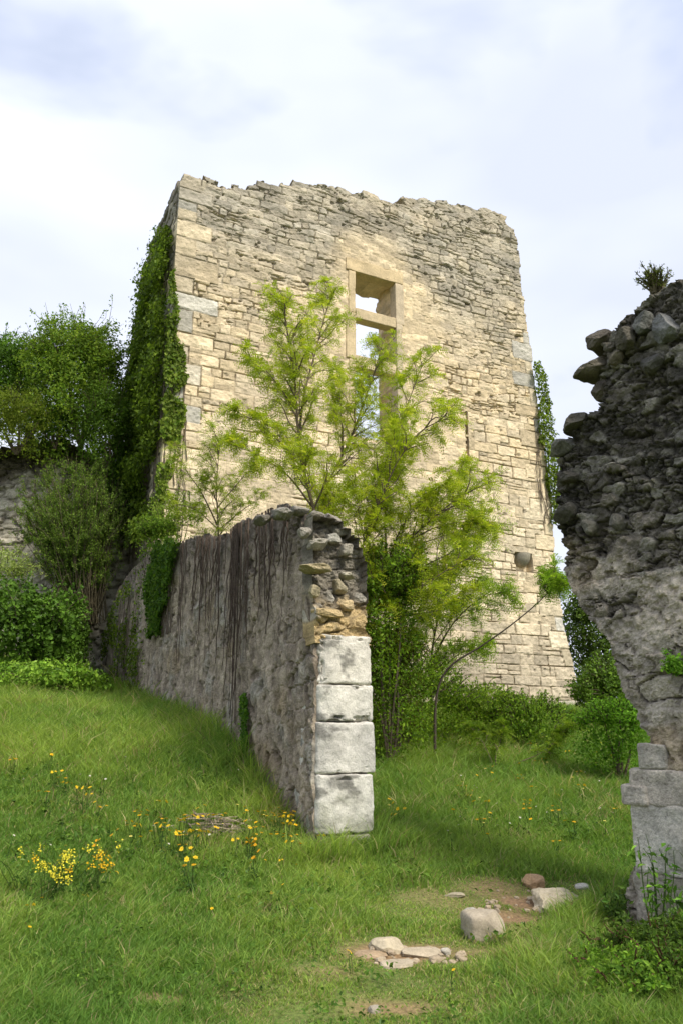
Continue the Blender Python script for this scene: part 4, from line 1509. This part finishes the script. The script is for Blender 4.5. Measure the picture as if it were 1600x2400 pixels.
# ------------------------------------------------------------------ the light feathery trees between wall and tower
tb = onground(880, 1760)
TF = 11.6
root1 = np.array([at(850, 1500, TF)[0], TF, 0.0])
root1[2] = float(ground(root1[0], root1[1])) - .05
AC1, AC2 = (.130, .175, .020), (.295, .315, .052)
limbs = [
    ([root1] + limb([(800, 1380, 11.5), (745, 1225, 11.3), (716, 1120, 11.2), (700, 1020, 11.1), (690, 880, 11.0), (674, 780, 10.9), (658, 690, 10.9)]), .055, .38),
    (limb([(700, 1030, 11.1), (712, 930, 11.3), (738, 830, 11.6), (765, 730, 11.8), (785, 675, 11.9)]), .030, .12),
    (limb([(692, 960, 11.1), (650, 900, 10.8), (610, 855, 10.5), (580, 835, 10.4)]), .018, .2),
    (limb([(730, 1185, 11.3), (670, 1110, 10.9), (600, 1065, 10.5), (540, 1040, 10.2)]), .022, .25),
    (limb([(712, 1100, 11.2), (650, 1030, 10.7), (585, 980, 10.4), (545, 960, 10.3)]), .018, .3),
    ([root1] + limb([(785, 1300, 11.8), (735, 1195, 11.9), (775, 1120, 12.0), (815, 1040, 12.1), (850, 950, 12.2), (880, 860, 12.3), (900, 790, 12.3)]), .042, .42),
    (limb([(800, 1070, 12.1), (800, 980, 12.3), (790, 900, 12.4), (775, 870, 12.5)]), .018, .2),
    ([root1] + limb([(830, 1400, 11.2), (850, 1280, 11.0), (895, 1160, 10.8), (945, 1060, 10.7), (1000, 1000, 10.6), (1060, 975, 10.5)]), .036, .35),
    (limb([(880, 1190, 10.9), (905, 1080, 11.0), (950, 960, 11.2), (990, 850, 11.3)]), .024, .25),
    ([root1] + limb([(870, 1420, 11.5), (905, 1330, 11.3), (985, 1240, 11.0), (1070, 1170, 10.8), (1140, 1130, 10.7)]), .034, .3),
    (limb([(905, 1330, 11.3), (902, 1200, 11.6), (915, 1080, 11.9), (925, 980, 12.0)]), .026, .25),
    (limb([(960, 1265, 11.1), (1040, 1230, 11.5), (1110, 1225, 11.8), (1155, 1235, 12.0)]), .018, .2),
    ([root1] + limb([(900, 1480, 11.3), (960, 1400, 11.0), (1040, 1340, 10.8), (1110, 1300, 10.7)]), .026, .3),
    (limb([(905, 1320, 11.3), (950, 1220, 11.0), (1000, 1160, 10.9), (1050, 1130, 10.8)]), .020, .15),
    (limb([(985, 1240, 11.0), (1030, 1180, 11.3), (1075, 1110, 11.6), (1085, 1080, 11.7)]), .015, .1),
    (limb([(960, 1400, 11.0), (1010, 1400, 10.8), (1060, 1410, 10.7), (1110, 1390, 10.7)]), .016, .1),
    (limb([(850, 1280, 11.0), (890, 1200, 11.2), (905, 1130, 11.4), (940, 1040, 11.5)]), .020, .15),
    (limb([(870, 1400, 11.4), (860, 1300, 11.0), (840, 1200, 10.7), (830, 1120, 10.5)]), .020, .2),
    (limb([(930, 1400, 11.2), (990, 1330, 11.4), (1060, 1290, 11.6), (1120, 1200, 11.8)]), .018, .15),
]
feather_tree("feathery_tree", "tall light-green feathery tree spreading in front of the tower window", "tree", root1, limbs, 601, AC1, AC2, nsub=7.5, ntwig=5, nleaf=8, L=.18, leafl=.038, wide=.55, npair=6)

root2 = np.array([at(512, 1300, 12.8)[0], 12.8, 0])
root2[2] = float(ground(root2[0], root2[1])) - .05
limbs2 = [([root2] + limb([(512, 1235, 12.8), (508, 1150, 12.7), (514, 1060, 12.6), (520, 1015, 12.6)]), .030, .5),
          (limb([(510, 1230, 12.8), (470, 1150, 12.6), (430, 1090, 12.4), (415, 1050, 12.4)]), .018, .25),
          (limb([(510, 1190, 12.8), (560, 1130, 13.0), (600, 1085, 13.1)]), .016, .25),
          (limb([(512, 1240, 12.8), (450, 1190, 12.5), (405, 1180, 12.3)]), .014, .25),
          (limb([(515, 1240, 12.8), (570, 1195, 12.8), (620, 1160, 12.8)]), .014, .25)]
feather_tree("feathery_tree", "small thin yellow-green sapling behind the lowest part of the garden wall", "tree", root2, limbs2, 602, (.12, .165, .03), (.26, .29, .07), nsub=7, ntwig=4, nleaf=7, L=.16, leafl=.034, wide=.55, npair=5)

root3 = np.array([at(1010, 1640, 13.2)[0], 13.2, 0])
root3[2] = float(ground(root3[0], root3[1])) - .05
limbs3 = [([root3] + limb([(1015, 1500, 13.2), (1040, 1400, 13.1), (1090, 1310, 13.0), (1130, 1250, 13.0)]), .034, .25),
          (limb([(1015, 1540, 13.2), (1070, 1450, 12.8), (1130, 1400, 12.6), (1190, 1385, 12.4)]), .022, .2),
          (limb([(1015, 1590, 13.2), (1080, 1530, 12.8), (1150, 1510, 12.6)]), .018, .2),
          (limb([(1020, 1560, 13.2), (960, 1480, 13.0), (930, 1420, 12.9)]), .018, .2),
          (limb([(1025, 1450, 13.2), (1020, 1380, 13.4), (1000, 1330, 13.5)]), .016, .2)]
feather_tree("feathery_tree", "low spreading feathery tree against the lower right of the tower face", "tree", root3, limbs3, 603, (.10, .165, .028), (.21, .26, .06), nsub=8, ntwig=6, nleaf=9, L=.18, leafl=.040, wide=.78, npair=5)

root4 = np.array([at(1010, 1660, 11.6)[0], 11.6, 0])
root4[2] = float(ground(root4[0], root4[1])) - .05
limbs4 = [([root4] + limb([(1050, 1565, 11.5), (1130, 1512, 11.4), (1200, 1462, 11.3), (1262, 1410, 11.2), (1300, 1372, 11.2), (1312, 1362, 11.2)]), .030, .93)]
feather_tree("leaning_sapling", "bare leaning sapling with one leafy tuft, crossing the tower's right corner", "sapling", root4, limbs4, 604, (.10, .17, .025), (.19, .26, .05), nsub=7, ntwig=4, nleaf=7, L=.15, leafl=.036, wide=.34, barkcol=(.075, .06, .045))

p5 = onground(1163, 1815)
limbs5 = [([p5] + [p5 + np.array([.02, .1, .25])] + limb([(1172, 1735, p5[1] + .2), (1180, 1700, p5[1] + .25)]), .012, .5),
          ([p5, p5 + np.array([.25, .1, .12])] + limb([(1260, 1768, p5[1] + .3), (1330, 1715, p5[1] + .5), (1350, 1695, p5[1] + .5)]), .011, .5),
          ([p5] + limb([(1130, 1740, p5[1] + .1), (1100, 1700, p5[1] + .2)]), .008, .4)]
feather_tree("feathery_sapling", "knee-high sapling with dark forked stems in the grass below the tower", "sapling", p5, limbs5, 605, (.07, .12, .02), (.15, .19, .04), nsub=9, ntwig=4, nleaf=7, L=.14, leafl=.034, wide=.30)

# ------------------------------------------------------------------ shrubs round the tower's foot
px_bush("shrub", "dense mid-green bush rising right behind the pale pier", "bush", 905, 1400, 11.2, 80, 118, .6, nclump=30, nleaf=15000, size=.050,
        base=(.045, .090, .015), alt=(.13, .19, .03), seed=531, clr=(.28, .46), sprigs=200)
px_bush("shrub", "brownish half-dead bush in the shade between pier and tower foot", "bush", 925, 1545, 11.6, 70, 60, .5, nclump=18, nleaf=4800, size=.045,
        base=(.050, .040, .018), alt=(.075, .085, .025), seed=532, clr=(.3, .5), sprigs=60, stems=9)
px_bush("shrub", "rounded yellow-green shrub at the tower foot behind the pier", "bush", 955, 1620, 12.6, 105, 66, .7, nclump=30, nleaf=13000, size=.048,
        base=(.060, .115, .017), alt=(.15, .205, .034), seed=533, clr=(.34, .52), sprigs=220)
px_bush("shrub", "low leafy shrub beneath the leaning sapling, tower foot behind it", "bush", 1120, 1655, 13.8, 105, 36, .7, nclump=28, nleaf=8500, size=.048,
        base=(.060, .110, .018), alt=(.15, .20, .036), seed=534, clr=(.34, .55), sprigs=220)
px_bush("shrub", "airy light-green shrub covering the base of the tower's right corner", "bush", 1235, 1690, 13.5, 75, 48, .7, nclump=20, nleaf=4500, size=.05,
        base=(.055, .11, .02), alt=(.13, .185, .035), seed=535, clr=(.34, .55), sprigs=220)
px_bush("shrub", "dark bush wedged between the tower corner and the rubble wall", "bush", 1398, 1475, 21.8, 84, 135, .9, nclump=28, nleaf=15000, size=.09,
        base=(.024, .044, .010), alt=(.055, .085, .018), seed=536, clr=(.3, .48), sprigs=30, mat=M_LEAFD, aspect=.7)
px_bush("shrub", "low dark leafy bush in the passage right of the tower foot", "bush", 1425, 1625, 15.0, 66, 58, .7, nclump=26, nleaf=9000, size=.062,
        base=(.036, .072, .014), alt=(.085, .135, .026), seed=537, clr=(.32, .5), sprigs=220, mat=M_LEAFD, aspect=.7)
px_bush("shrub", "bright low shrub against the rubble wall's undercut edge", "bush", 1440, 1690, 10.6, 75, 40, .6, nclump=22, nleaf=6500, size=.045,
        base=(.045, .105, .016), alt=(.10, .18, .03), seed=538, clr=(.4, .6), sprigs=220)
px_bush("shrub", "pale feathery shrub half hidden behind the dip of the garden wall", "bush", 425, 1215, 13.6, 60, 40, .6, nclump=16, nleaf=3000, size=.045,
        base=(.08, .13, .03), alt=(.18, .22, .07), seed=540, clr=(.3, .5), sprigs=60)

# plants on and around the right wall
P = onplane(1538, 676, RO - RN * .15, RN)
broom("wall_weed", "wiry weed tuft sprouting on the crest of the dark rubble wall", "weed", P - ZV * .05, P + np.array([-.03, 0, .09]), np.array([.17, .13, .17]), 34, 551, (.055, .075, .025), (.13, .15, .06), .018, 6)
P = onplane(1590, 1555, RO + RN * .03, RN)
bush("wall_plant", "small bright leafy plant rooted in the face of the rubble wall", "plant", P + RN * .05 - ZV * .02, (.08, .07, .10), 9, 420, .030, (.05, .12, .02), (.11, .20, .035), 552, root=P + ZV * .0 - RN * .06, clr=(.4, .7), sprigs=14, stems=3, fz=-9, stemr=.006)


def forb(name, label, cat, root, n, h, spread, seed, base, alt, size, mat=None, nl=16):
    """upright leafy stems from one root"""
    r_ = np.random.default_rng(seed)
    T = thing(name, np.asarray(root).tolist(), label, cat)
    fo = MB()
    for k in range(n):
        a = root + np.array([r_.normal() * spread * .35, r_.normal() * spread * .35, -.02])
        e = a + np.array([r_.normal() * spread, r_.normal() * spread, h * (.5 + .6 * r_.random())])
        pp = twig_path(a, e, r_, .08, 7)
        st = MB()
        tube(st, pp, np.linspace(.006, .002, 7), 4, np.array([.06, .10, .025]))
        st.build("stem", M_BARK, T)
        tt = .15 + .85 * r_.random(nl)
        i = np.minimum((tt * 6).astype(int), 5)
        Q = pp[i] + r_.normal(size=(nl, 3)) * size * .45
        leaves(fo, Q, r_.normal(size=(nl, 3)) + np.array([0, 0, .8]), size * (.6 + .7 * r_.random(nl)), leafcols(nl, base, alt, r_), .42, r_=r_)
    fo.build("leaves", mat or M_LEAFD, T)
    return T


def on_right_base(x, y, out):
    P = onplane(x, y, RO + RN * out, RN)
    P[2] = float(ground(P[0], P[1]))
    return P


forb("tall_weed", "tall leafy weed standing against the grey squared block of the rubble wall", "weed", on_right_base(1530, 2150, .18), 7, .62, .06, 561, (.05, .12, .02), (.11, .2, .04), .06)
forb("tall_weed", "tall weed at the right edge beside the squared block", "weed", on_right_base(1598, 2170, .16), 8, .55, .06, 562, (.05, .12, .02), (.10, .19, .04), .06)
forb("nettle_clump", "dark leafy weed clump at the rubble wall's left foot", "weed", on_right_base(1452, 2160, .08), 16, .24, .07, 563, (.035, .075, .02), (.085, .13, .04), .045, nl=20)
for k, (x, y, rx, ry, nl_, lab) in enumerate([(1540, 2250, .34, .16, 4200, "dark bramble tangle at the foot of the rubble wall"),
                                              (1490, 2330, .30, .12, 3800, "low bright bramble in the bottom right corner"),
                                              (1600, 2330, .26, .14, 2600, "shaded bramble at the lower right edge, below the other tangle")]):
    P = onground(x, y)
    bush("bramble", lab, "bramble", P + np.array([0, 0, .07]), (rx, .25, ry), 26, nl_, .032, [(.025, .05, .014), (.045, .10, .02), (.03, .06, .016)][k], [(.07, .11, .03), (.12, .19, .04), (.07, .11, .03)][k],
         571 + k, root=P, clr=(.35, .7), sprigs=50, stems=8, stemr=.006, stemcol=(.14, .07, .05))

# ------------------------------------------------------------------ loose stones on the path
def loose(name, label, x, y, half, yaw, seed, col, sink=.35, p=3.2, rough=.16, tilt=0., cat="stone", hi=True, group=None, planes=7):
    P = onground(x, y)
    X, Y, Z = frame_of(yaw, tilt)
    mb = MB()
    rock(mb, P + np.array([0, 0, half[2] * (1 - 2 * sink)]), X, Y, Z, half, p, rough, seed, np.array(col) * .72, .18, hi, planes)
    e = bpy.data.objects
    o = mb.build(name, M_ROCK, None, False)
    tag(o, label, cat, group)
    return o, P


loose("block_stone", "large squarish pale block with a clean front lying by the path", 1132, 2196, (.13, .11, .12), .25, 701, (.48, .41, .31), .34, 8.0, .07, .10, planes=3)
loose("flat_stone", "pale flat-topped stone set in the bare path", 905, 2226, (.105, .085, .06), .2, 702, (.60, .51, .36), .45, 3.5, .12)
loose("flat_stone", "long thin slab lying flush in the trodden earth, nearest the camera", 932, 2263, (.11, .06, .022), .05, 703, (.56, .47, .34), .4, 4, .12)
loose("flat_stone", "broad low slab in the path between the pale stone and the block", 985, 2236, (.12, .07, .025), .15, 704, (.55, .46, .33), .4, 4, .14)
loose("white_stone", "small whitish stone right of the broad slab", 1044, 2236, (.035, .03, .024), .4, 705, (.58, .53, .44), .3)
loose("flat_stone", "reddish earthy slab at the left end of the bare path", 868, 2242, (.10, .06, .025), -.2, 706, (.48, .35, .22), .4, 4, .2)
loose("ridged_rock", "layered cream rock jutting from the grass at the far side of the path", 1300, 2118, (.22, .14, .095), .35, 707, (.62, .53, .38), .45, 2.8, .34, .1, planes=10)
loose("brown_rock", "reddish-brown angular rock above the bare earth", 1252, 2078, (.095, .08, .075), .5, 708, (.52, .34, .19), .40, 2.8, .26)
loose("white_stone", "small white stone on the grass towards the rubble wall", 1362, 2082, (.055, .04, .028), .1, 709, (.60, .57, .50), .35)
loose("flat_stone", "small pale slab in the grass behind the shaded hollow", 1062, 2100, (.085, .05, .018), .1, 710, (.46, .40, .28), .4, 4)
loose("white_stone", "little grey stone just left of the large block", 1102, 2142, (.045, .035, .03), .1, 711, (.46, .43, .37), .3)
loose("white_stone", "pebble in the dirt at the bottom edge of the picture", 876, 2372, (.035, .03, .022), .6, 712, (.42, .37, .29), .3)
loose("brown_rock", "small brown clod in the grass near the bottom right", 1258, 2330, (.045, .035, .022), .3, 713, (.32, .22, .14), .35)
loose("block_stone", "grey squared stone half buried in bramble at the right edge", 1585, 2188, (.16, .10, .06), .2, 714, (.36, .33, .29), .35, 5, .1)
r_ = np.random.default_rng(88)
for k in range(110):
    x = 1120 + 220 * r_.random()
    y = 2085 + 75 * r_.random()
    if k > 60:
        x, y = 850 + 240 * r_.random(), 2225 + 35 * r_.random()
    s = .008 + .022 * r_.random()**2
    loose("pebble", "tiny chip of stone scattered on the bare earth", x, y, (s * 1.3, s, s * .8), 3 * r_.random(), 720 + k, (.50, .40, .28), .25, 3, .2, hi=False, group="stone chips on the bare earth", cat="pebble")

# heap of dry twigs
mb = MB()
r_ = np.random.default_rng(99)
for k in range(95):
    P = onground(500 + 34 * r_.normal(), 1953 + 9 * r_.normal())
    d = np.array([r_.normal(), r_.normal() * .5, .12 * r_.normal()])
    d = unit(d) * (.05 + .09 * r_.random())
    P[2] += .03 + .09 * r_.random()
    tube(mb, np.stack([P - d, P + .01 * r_.normal(size=3), P + d]), [.004, .0045, .003], 4, np.array([.36, .30, .21]) * (.5 + .7 * r_.random()))
o = mb.build("twig_heap", M_BARK, None)
tag(o, "heap of dry broken twigs in the grass left of the pier", "twigs")

# ------------------------------------------------------------------ wild flowers
def flower_mesh(name, seed, h, heads, petal, col, cluster=.03, leafy=6):
    r_ = np.random.default_rng(seed)
    mb = MB()
    for k in range(heads):
        top = np.array([r_.normal() * cluster, r_.normal() * cluster, h * (.78 + .3 * r_.random())])
        pp = twig_path(np.zeros(3) + .004 * r_.normal(size=3), top, r_, .06, 5)
        tube(mb, pp, np.linspace(.0028, .0016, 5), 3, np.array([.06, .11, .025]))
        c = np.array(col) * (.85 + .3 * r_.random())
        nrm = unit(np.array([r_.normal() * .35, r_.normal() * .35 - .35, 1]))
        a = unit(np.cross(nrm, [1, .3, .1]))
        b = np.cross(nrm, a)
        npt = 6
        for j in range(npt):
            an = 2 * math.pi * (j + .3 * r_.random()) / npt
            dr = a * math.cos(an) + b * math.sin(an)
            sd_ = np.cross(nrm, dr)
            L = petal * (.85 + .3 * r_.random())
            v = [top, top + dr * L * .6 + sd_ * L * .38 + nrm * L * .22, top + dr * L + nrm * L * .15, top + dr * L * .6 - sd_ * L * .38 + nrm * L * .22]
            mb.add(np.array(v), None, [[0, 1, 2, 3]], c)
        v = [top + nrm * .004 + (a * math.cos(t) + b * math.sin(t)) * petal * .22 for t in np.linspace(0, 2 * math.pi, 6)[:-1]]
        mb.add(np.array(v + [top + nrm * petal * .25]), [[i, (i + 1) % 5, 5] for i in range(5)], None, c * np.array([.8, .6, .5]))
    P = r_.normal(size=(leafy, 3)) * .02 + np.array([0, 0, h * .3])
    leaves(mb, P, r_.normal(size=(leafy, 3)) + np.array([0, 0, 1.]), .035, np.array([.06, .12, .025]), .4, r_=r_)
    me = mb.build(name, M_PETAL, None)
    return me


protos = [flower_mesh("yellow_flower", 800, .17, 1, .017, (.72, .46, .02)), flower_mesh("yellow_flower", 801, .20, 2, .015, (.74, .52, .03)),
          flower_mesh("yellow_flower", 802, .18, 3, .014, (.70, .42, .02), .04), flower_mesh("yellow_flower", 803, .19, 1, .013, (.70, .62, .16)),
          flower_mesh("white_flower", 804, .17, 1, .011, (.72, .70, .58)), flower_mesh("orange_flower", 805, .15, 2, .014, (.70, .38, .02), .03)]
used = [False] * len(protos)
LABF = {
    'm': ("yellow wildflower in the drift across the meadow before the garden wall", "yellow flowers across the meadow"),
    'l': ("yellow wildflower scattered on the upper left meadow", "flowers on the upper left meadow"),
    'r': ("small yellow wildflower in the grass right of the pier", "flowers in the grass right of the pier"),
    'y': ("tiny yellow wildflower near the tower foot, beside the rubble wall", "yellow flowers near the tower foot"),
    'f': ("lone yellow wildflower in the short foreground grass", "lone flowers in the foreground"),
    'w': ("pale creamy wildflower speck in the grass right of the pier", "pale flowers right of the pier"),
    'v': ("pale creamy wildflower speck in the left meadow", "pale flowers in the left meadow"),
    'o': ("orange-yellow wildflower cluster in the meadow left of the pier", "orange-yellow flowers in the meadow"),
}


def put(k, x, y, key, sc=1.0, dz=0.0):
    P = onground(x, y + 22 * sc)
    o = protos[k]
    if used[k]:
        o = o.copy()
        COL.objects.link(o)
    used[k] = True
    P[2] -= .01
    o.location = P
    o.rotation_euler = (0, 0, float(rng.random() * 6.28))
    sc = sc * (1.05 + .5 * rng.random())
    o.scale = (sc, sc, sc)
    tag(o, LABF[key][0], "flower", LABF[key][1])


_n = np.random.default_rng(5)
for (x, y) in [(325, 1950), (310, 1962), (345, 1945), (378, 1968), (380, 1980), (405, 1985), (425, 1960), (440, 1955), (445, 1945), (430, 1970), (452, 1940), (460, 1992), (418, 1998), (430, 2006), (445, 1950), (507, 1938), (570, 1925), (575, 1930),
               (610, 1924), (618, 1920), (640, 1948), (655, 1962), (668, 1936), (682, 1935), (690, 1950), (672, 1972), (685, 1965), (680, 1980), (595, 1958), (612, 1970), (650, 1988), (710, 2000), (712, 2008), (752, 1988), (470, 1948), (480, 1945), (433, 2045), (448, 2075), (447, 2080)]:
    put(int(_n.integers(0, 3)), x, y, 'm', 1.0)
for k in range(46):
    put(int(_n.integers(0, 4)), 300 + 400 * _n.random(), 1915 + 95 * _n.random(), 'm', .85)
for (x, y) in [(580, 2005), (590, 2003), (600, 2003), (580, 2010), (590, 2043), (600, 2045), (265, 1985), (225, 1998), (222, 2000)]:
    put(5, x, y, 'o', 1.0)
for (x, y) in [(28, 1796), (30, 1800), (110, 1792), (112, 1796), (125, 1835), (135, 1832), (148, 1848), (155, 1852), (140, 1855), (195, 1890), (205, 1885), (232, 1912), (180, 1880), (218, 1905), (105, 1885)]:
    put(int(_n.integers(0, 3)), x, y, 'l', .9)
for (x, y) in [(908, 1902), (914, 1910), (917, 1915), (910, 1916), (918, 1945), (940, 1935), (1082, 1860), (1088, 1864), (1105, 1865), (1098, 1885), (1118, 1910), (1090, 1920), (1140, 1910), (1145, 1930), (1128, 1946), (1137, 1960), (1152, 1988), (1230, 1898), (1237, 1902), (1240, 1920), (1290, 1925), (1308, 1925),
               (1305, 1990), (1310, 1880), (1306, 1905), (1365, 1870), (1440, 1910), (1255, 1870), (1070, 1928), (1150, 1830), (1140, 1825), (1395, 1795), (1410, 1750), (1330, 1768), (1440, 1735), (1450, 1745), (1300, 1780), (1240, 1950), (1345, 1960)]:
    put(int(_n.integers(0, 4)), x, y, 'r', .95)
for k in range(46):
    put(int(_n.integers(0, 4)), 1080 + 370 * _n.random(), 1715 + 130 * _n.random(), 'y', .8)
for k in range(40):
    put(4 if k % 3 else 3, 1050 + 400 * _n.random(), 1830 + 160 * _n.random(), 'w', .8)
for k in range(34):
    put(4 if k % 3 else 3, 10 + 640 * _n.random(), 1800 + 230 * _n.random()**1.2, 'v', .8)
for (x, y) in [(822, 2270), (1060, 2312), (488, 2165), (632, 2133), (662, 2096), (200, 2135), (102, 2130), (65, 2165), (60, 2205), (275, 2072), (660, 2035), (620, 2035), (700, 2042)]:
    put(int(_n.integers(0, 2)), x, y, 'f', .62)
# rape-like mustard plants, taller and fuller
for k, (x, y, n_, lab) in enumerate([(102, 2090, 9, "tall lemon-yellow mustard plant with a bent flower spike"), (165, 2040, 9, "broad lemon-yellow mustard clump, fullest of the meadow flowers"),
                                     (130, 2062, 6, "small mustard clump between the bent spike and the broad clump"), (190, 2075, 5, "low orange-yellow mustard plant below the broad clump"), (232, 2062, 4, "lone mustard plant right of the broad clump"), (45, 2062, 4, "mustard plant nearest the left edge, orange-yellow")]):
    P = onground(x, y + 38)
    T = thing("mustard_plant", P.tolist(), lab, "flower", None)
    mb = MB()
    r_ = np.random.default_rng(850 + k)
    heads = []
    for j in range(n_):
        b = P + np.array([.10 * r_.normal() * (1 + .8 * (k == 1)), .08 * r_.normal(), .20 + .06 * r_.random()])
        if k == 0:
            b = P + np.array([-.05 + .022 * j + .01 * r_.normal(), .02 * r_.normal(), .27 - .014 * j])
        tube(mb, twig_path(P + .01 * r_.normal(size=3), b, r_, .06, 5), np.linspace(.0035, .002, 5), 4, np.array([.08, .13, .03]))
        m_ = 15
        Q = b + r_.normal(size=(m_, 3)) * np.array([.016, .016, .018])
        c = np.array((.76, .68, .06) if k < 3 else (.74, .46, .02))
        pb = MB()
        heads.append(pb)
        leaves(pb, Q, r_.normal(size=(m_, 3)) + np.array([0, -.4, 1.2]), .017, c * (.8 + .35 * r_.random((m_, 1))), .8, r_=r_)
    m_ = 20
    leaves(mb, P + r_.normal(size=(m_, 3)) * np.array([.05, .04, .03]) + np.array([0, 0, .08]), r_.normal(size=(m_, 3)) + np.array([0, 0, 1]), .05, np.array([.06, .12, .025]), .4, r_=r_)
    mb.build("stem", M_LEAF, T)
    for pb in heads:
        pb.build("blossom", M_PETAL, T)

# ------------------------------------------------------------------ grass
def build_grass(n, seed):
    r_ = np.random.default_rng(seed)
    F = 3.3 * (24.0 / 3.3)**(r_.random(n)**1.05)
    Rr = F * (-.62 + 1.24 * r_.random(n))
    x, y = Rr, F
    d = (x - WO[0]) * TU[0] + (y - WO[1]) * TU[1]
    a = -((x - WO[0]) * TN[0] + (y - WO[1]) * TN[1])
    inw = (d > -.02) & (d < .58) & (a > -.03) & (a < 10.8)
    tu = (x - TO[0]) * TU[0] + (y - TO[1]) * TU[1]
    tn_ = (x - TO[0]) * TN[0] + (y - TO[1]) * TN[1]
    inw |= (tu > -.8) & (tu < 11.3) & (tn_ < .1)
    ru_ = (x - RO[0]) * RU[0] + (y - RO[1]) * RU[1]
    rn_ = (x - RO[0]) * RN[0] + (y - RO[1]) * RN[1]
    inw |= (ru_ > -.12) & (rn_ < .02) & (rn_ > -.8)
    inw |= (y > 17.2) & (x < -4.4)
    dm = path_mask(x, y)
    keep = (~inw) & (r_.random(n) > dm * .93)
    x, y, F, d, a, rn_, ru_, dm = [q[keep] for q in (x, y, F, d, a, rn_, ru_, dm)]
    n = len(x)
    z = ground(x, y)
    patch = fbm(x * .8, y * .8, 0, 4, seed + 1)
    tuft = fbm(x * 4.5, y * 4.5, 0, 3, seed + 2)
    px, py = toview(np.stack([x, y, z], -1))
    # trodden, shorter turf along the path; longer towards the walls
    pth = np.zeros(n)
    for (qx, qy, rr) in PATHPTS:
        pth = np.maximum(pth, 1 - sstep(.35, 1.0, np.hypot(x - qx, (y - qy)) / rr))
    h = .095 + .045 * patch + .05 * tuft
    h = h + .10 * sstep(7.0, 10, F)
    nearw = np.exp(-np.abs(np.where(a > -.3, np.where(d < .3, d, d - .56), 9)) / .25)
    h = h + .20 * np.clip(nearw, 0, 1) * (1 + 1.2 * np.clip(tuft, -.5, 1))
    h = h + .12 * (np.exp(-np.abs(rn_) / .35) * (ru_ > -.4))
    h = np.clip(h, .045, .5) * (1 - .72 * pth) * (1 - .5 * dm)
    h = h * (.55 + .75 * r_.random(n))
    tall = r_.random(n) < .03
    h = np.where(tall & (pth < .5), h * 1.55, h)
    w_ = (.0026 + .0018 * r_.random(n)) * np.clip((F / 4.6)**.75, .9, 3.2)
    ang = r_.random(n) * 2 * math.pi
    wx, wy = np.cos(ang), np.sin(ang)
    lean = (.35 + .85 * r_.random(n)**1.3) * h
    la = r_.random(n) * 2 * math.pi
    lx, ly = np.cos(la) * lean + .10 * h, np.sin(la) * lean
    base = np.stack([x, y, z - .012], -1)
    wv = np.stack([wx, wy, 0 * wx], -1) * w_[:, None]
    m1 = base + np.stack([lx * .32, ly * .32, h * .58], -1)
    tip = base + np.stack([lx, ly, h * .92], -1)
    v = np.stack([base - wv, base + wv, m1 - wv * .75, m1 + wv * .75, tip], 1).reshape(-1, 3)
    k = np.arange(n)[:, None] * 5
    f4 = k + np.array([[0, 1, 3, 2]])
    f3 = k + np.array([[2, 3, 4]])
    # blade colours: green, yellow-green and dry blades in natural patches
    g1, g2, dry = np.array([.140, .265, .050]), np.array([.345, .450, .095]), np.array([.48, .41, .21])
    t = np.clip(.50 + 1.0 * patch + .5 * tuft + .30 * r_.normal(size=n), 0, 1)
    t = t * np.where(d < .3, 1.0, .62)
    c = g1 + (g2 - g1) * t[:, None]
    dr = np.clip(.045 + .26 * sstep(.15, .5, fbm(x * 1.7, y * 1.7, 4, 4, seed + 5)) + .22 * pth + .15 * (tall), 0, .75)
    isdry = r_.random(n) < dr
    c = np.where(isdry[:, None], dry * (.6 + .6 * r_.random((n, 1))), c)
    c = c * (.75 + .5 * r_.random((n, 1)))
    me = mesh_np("grass", v, f3, f4, np.repeat(c, 5, axis=0))
    o = link("grass", me, M_GRASS)
    tag(o, "long green meadow grass with dry blades over the slope", "grass", kind='stuff')


PATHPTS = []
for (x, y, rr) in [(900, 2240, .55), (1040, 2230, .5), (1180, 2160, .5), (1250, 2110, .45), (1320, 2090, .4), (1000, 2130, .6), (900, 2320, .6), (1000, 2350, .6), (880, 2385, .6), (1130, 2100, .5), (760, 2280, .45), (640, 2360, .5), (950, 2130, .4), (1480, 2190, .3)]:
    p = onground(x, y)
    PATHPTS.append((p[0], p[1], rr))
build_grass(620000, 900)

# broad-leaved weeds low in the turf
r_ = np.random.default_rng(901)
mb = MB()
n = 22000
F = 3.4 * (15.0 / 3.4)**r_.random(n)
x, y = F * (-.55 + 1.1 * r_.random(n)), F
cl = fbm(x * 2.2, y * 2.2, 3, 4, 905)
d = (x - WO[0]) * TU[0] + (y - WO[1]) * TU[1]
k = (cl > .20) & ~((d > -.02) & (d < .58) & (y > 7.15)) & (path_mask(x, y) < .2)
ru_ = (x - RO[0]) * RU[0] + (y - RO[1]) * RU[1]
rn_ = (x - RO[0]) * RN[0] + (y - RO[1]) * RN[1]
k &= ~((ru_ > -.1) & (rn_ < .05))
k &= ((x - TO[0]) * TN[0] + (y - TO[1]) * TN[1] > .1) | (d < 0)
x, y, F = x[k], y[k], F[k]
n = len(x)
P = np.stack([x, y, ground(x, y) + .02 + .09 * r_.random(n)], -1)
leaves(mb, P, r_.normal(size=(n, 3)) * .5 + np.array([0, -.2, 1]), (.022 + .02 * r_.random(n)) * np.clip(F / 5, .9, 2.2), leafcols(n, (.030, .065, .014), (.065, .105, .022), r_), .6, r_=r_)
o = mb.build("meadow_weeds", M_LEAFD, None)
tag(o, "small broad-leaved weeds among the meadow grass", "weeds", kind='stuff')
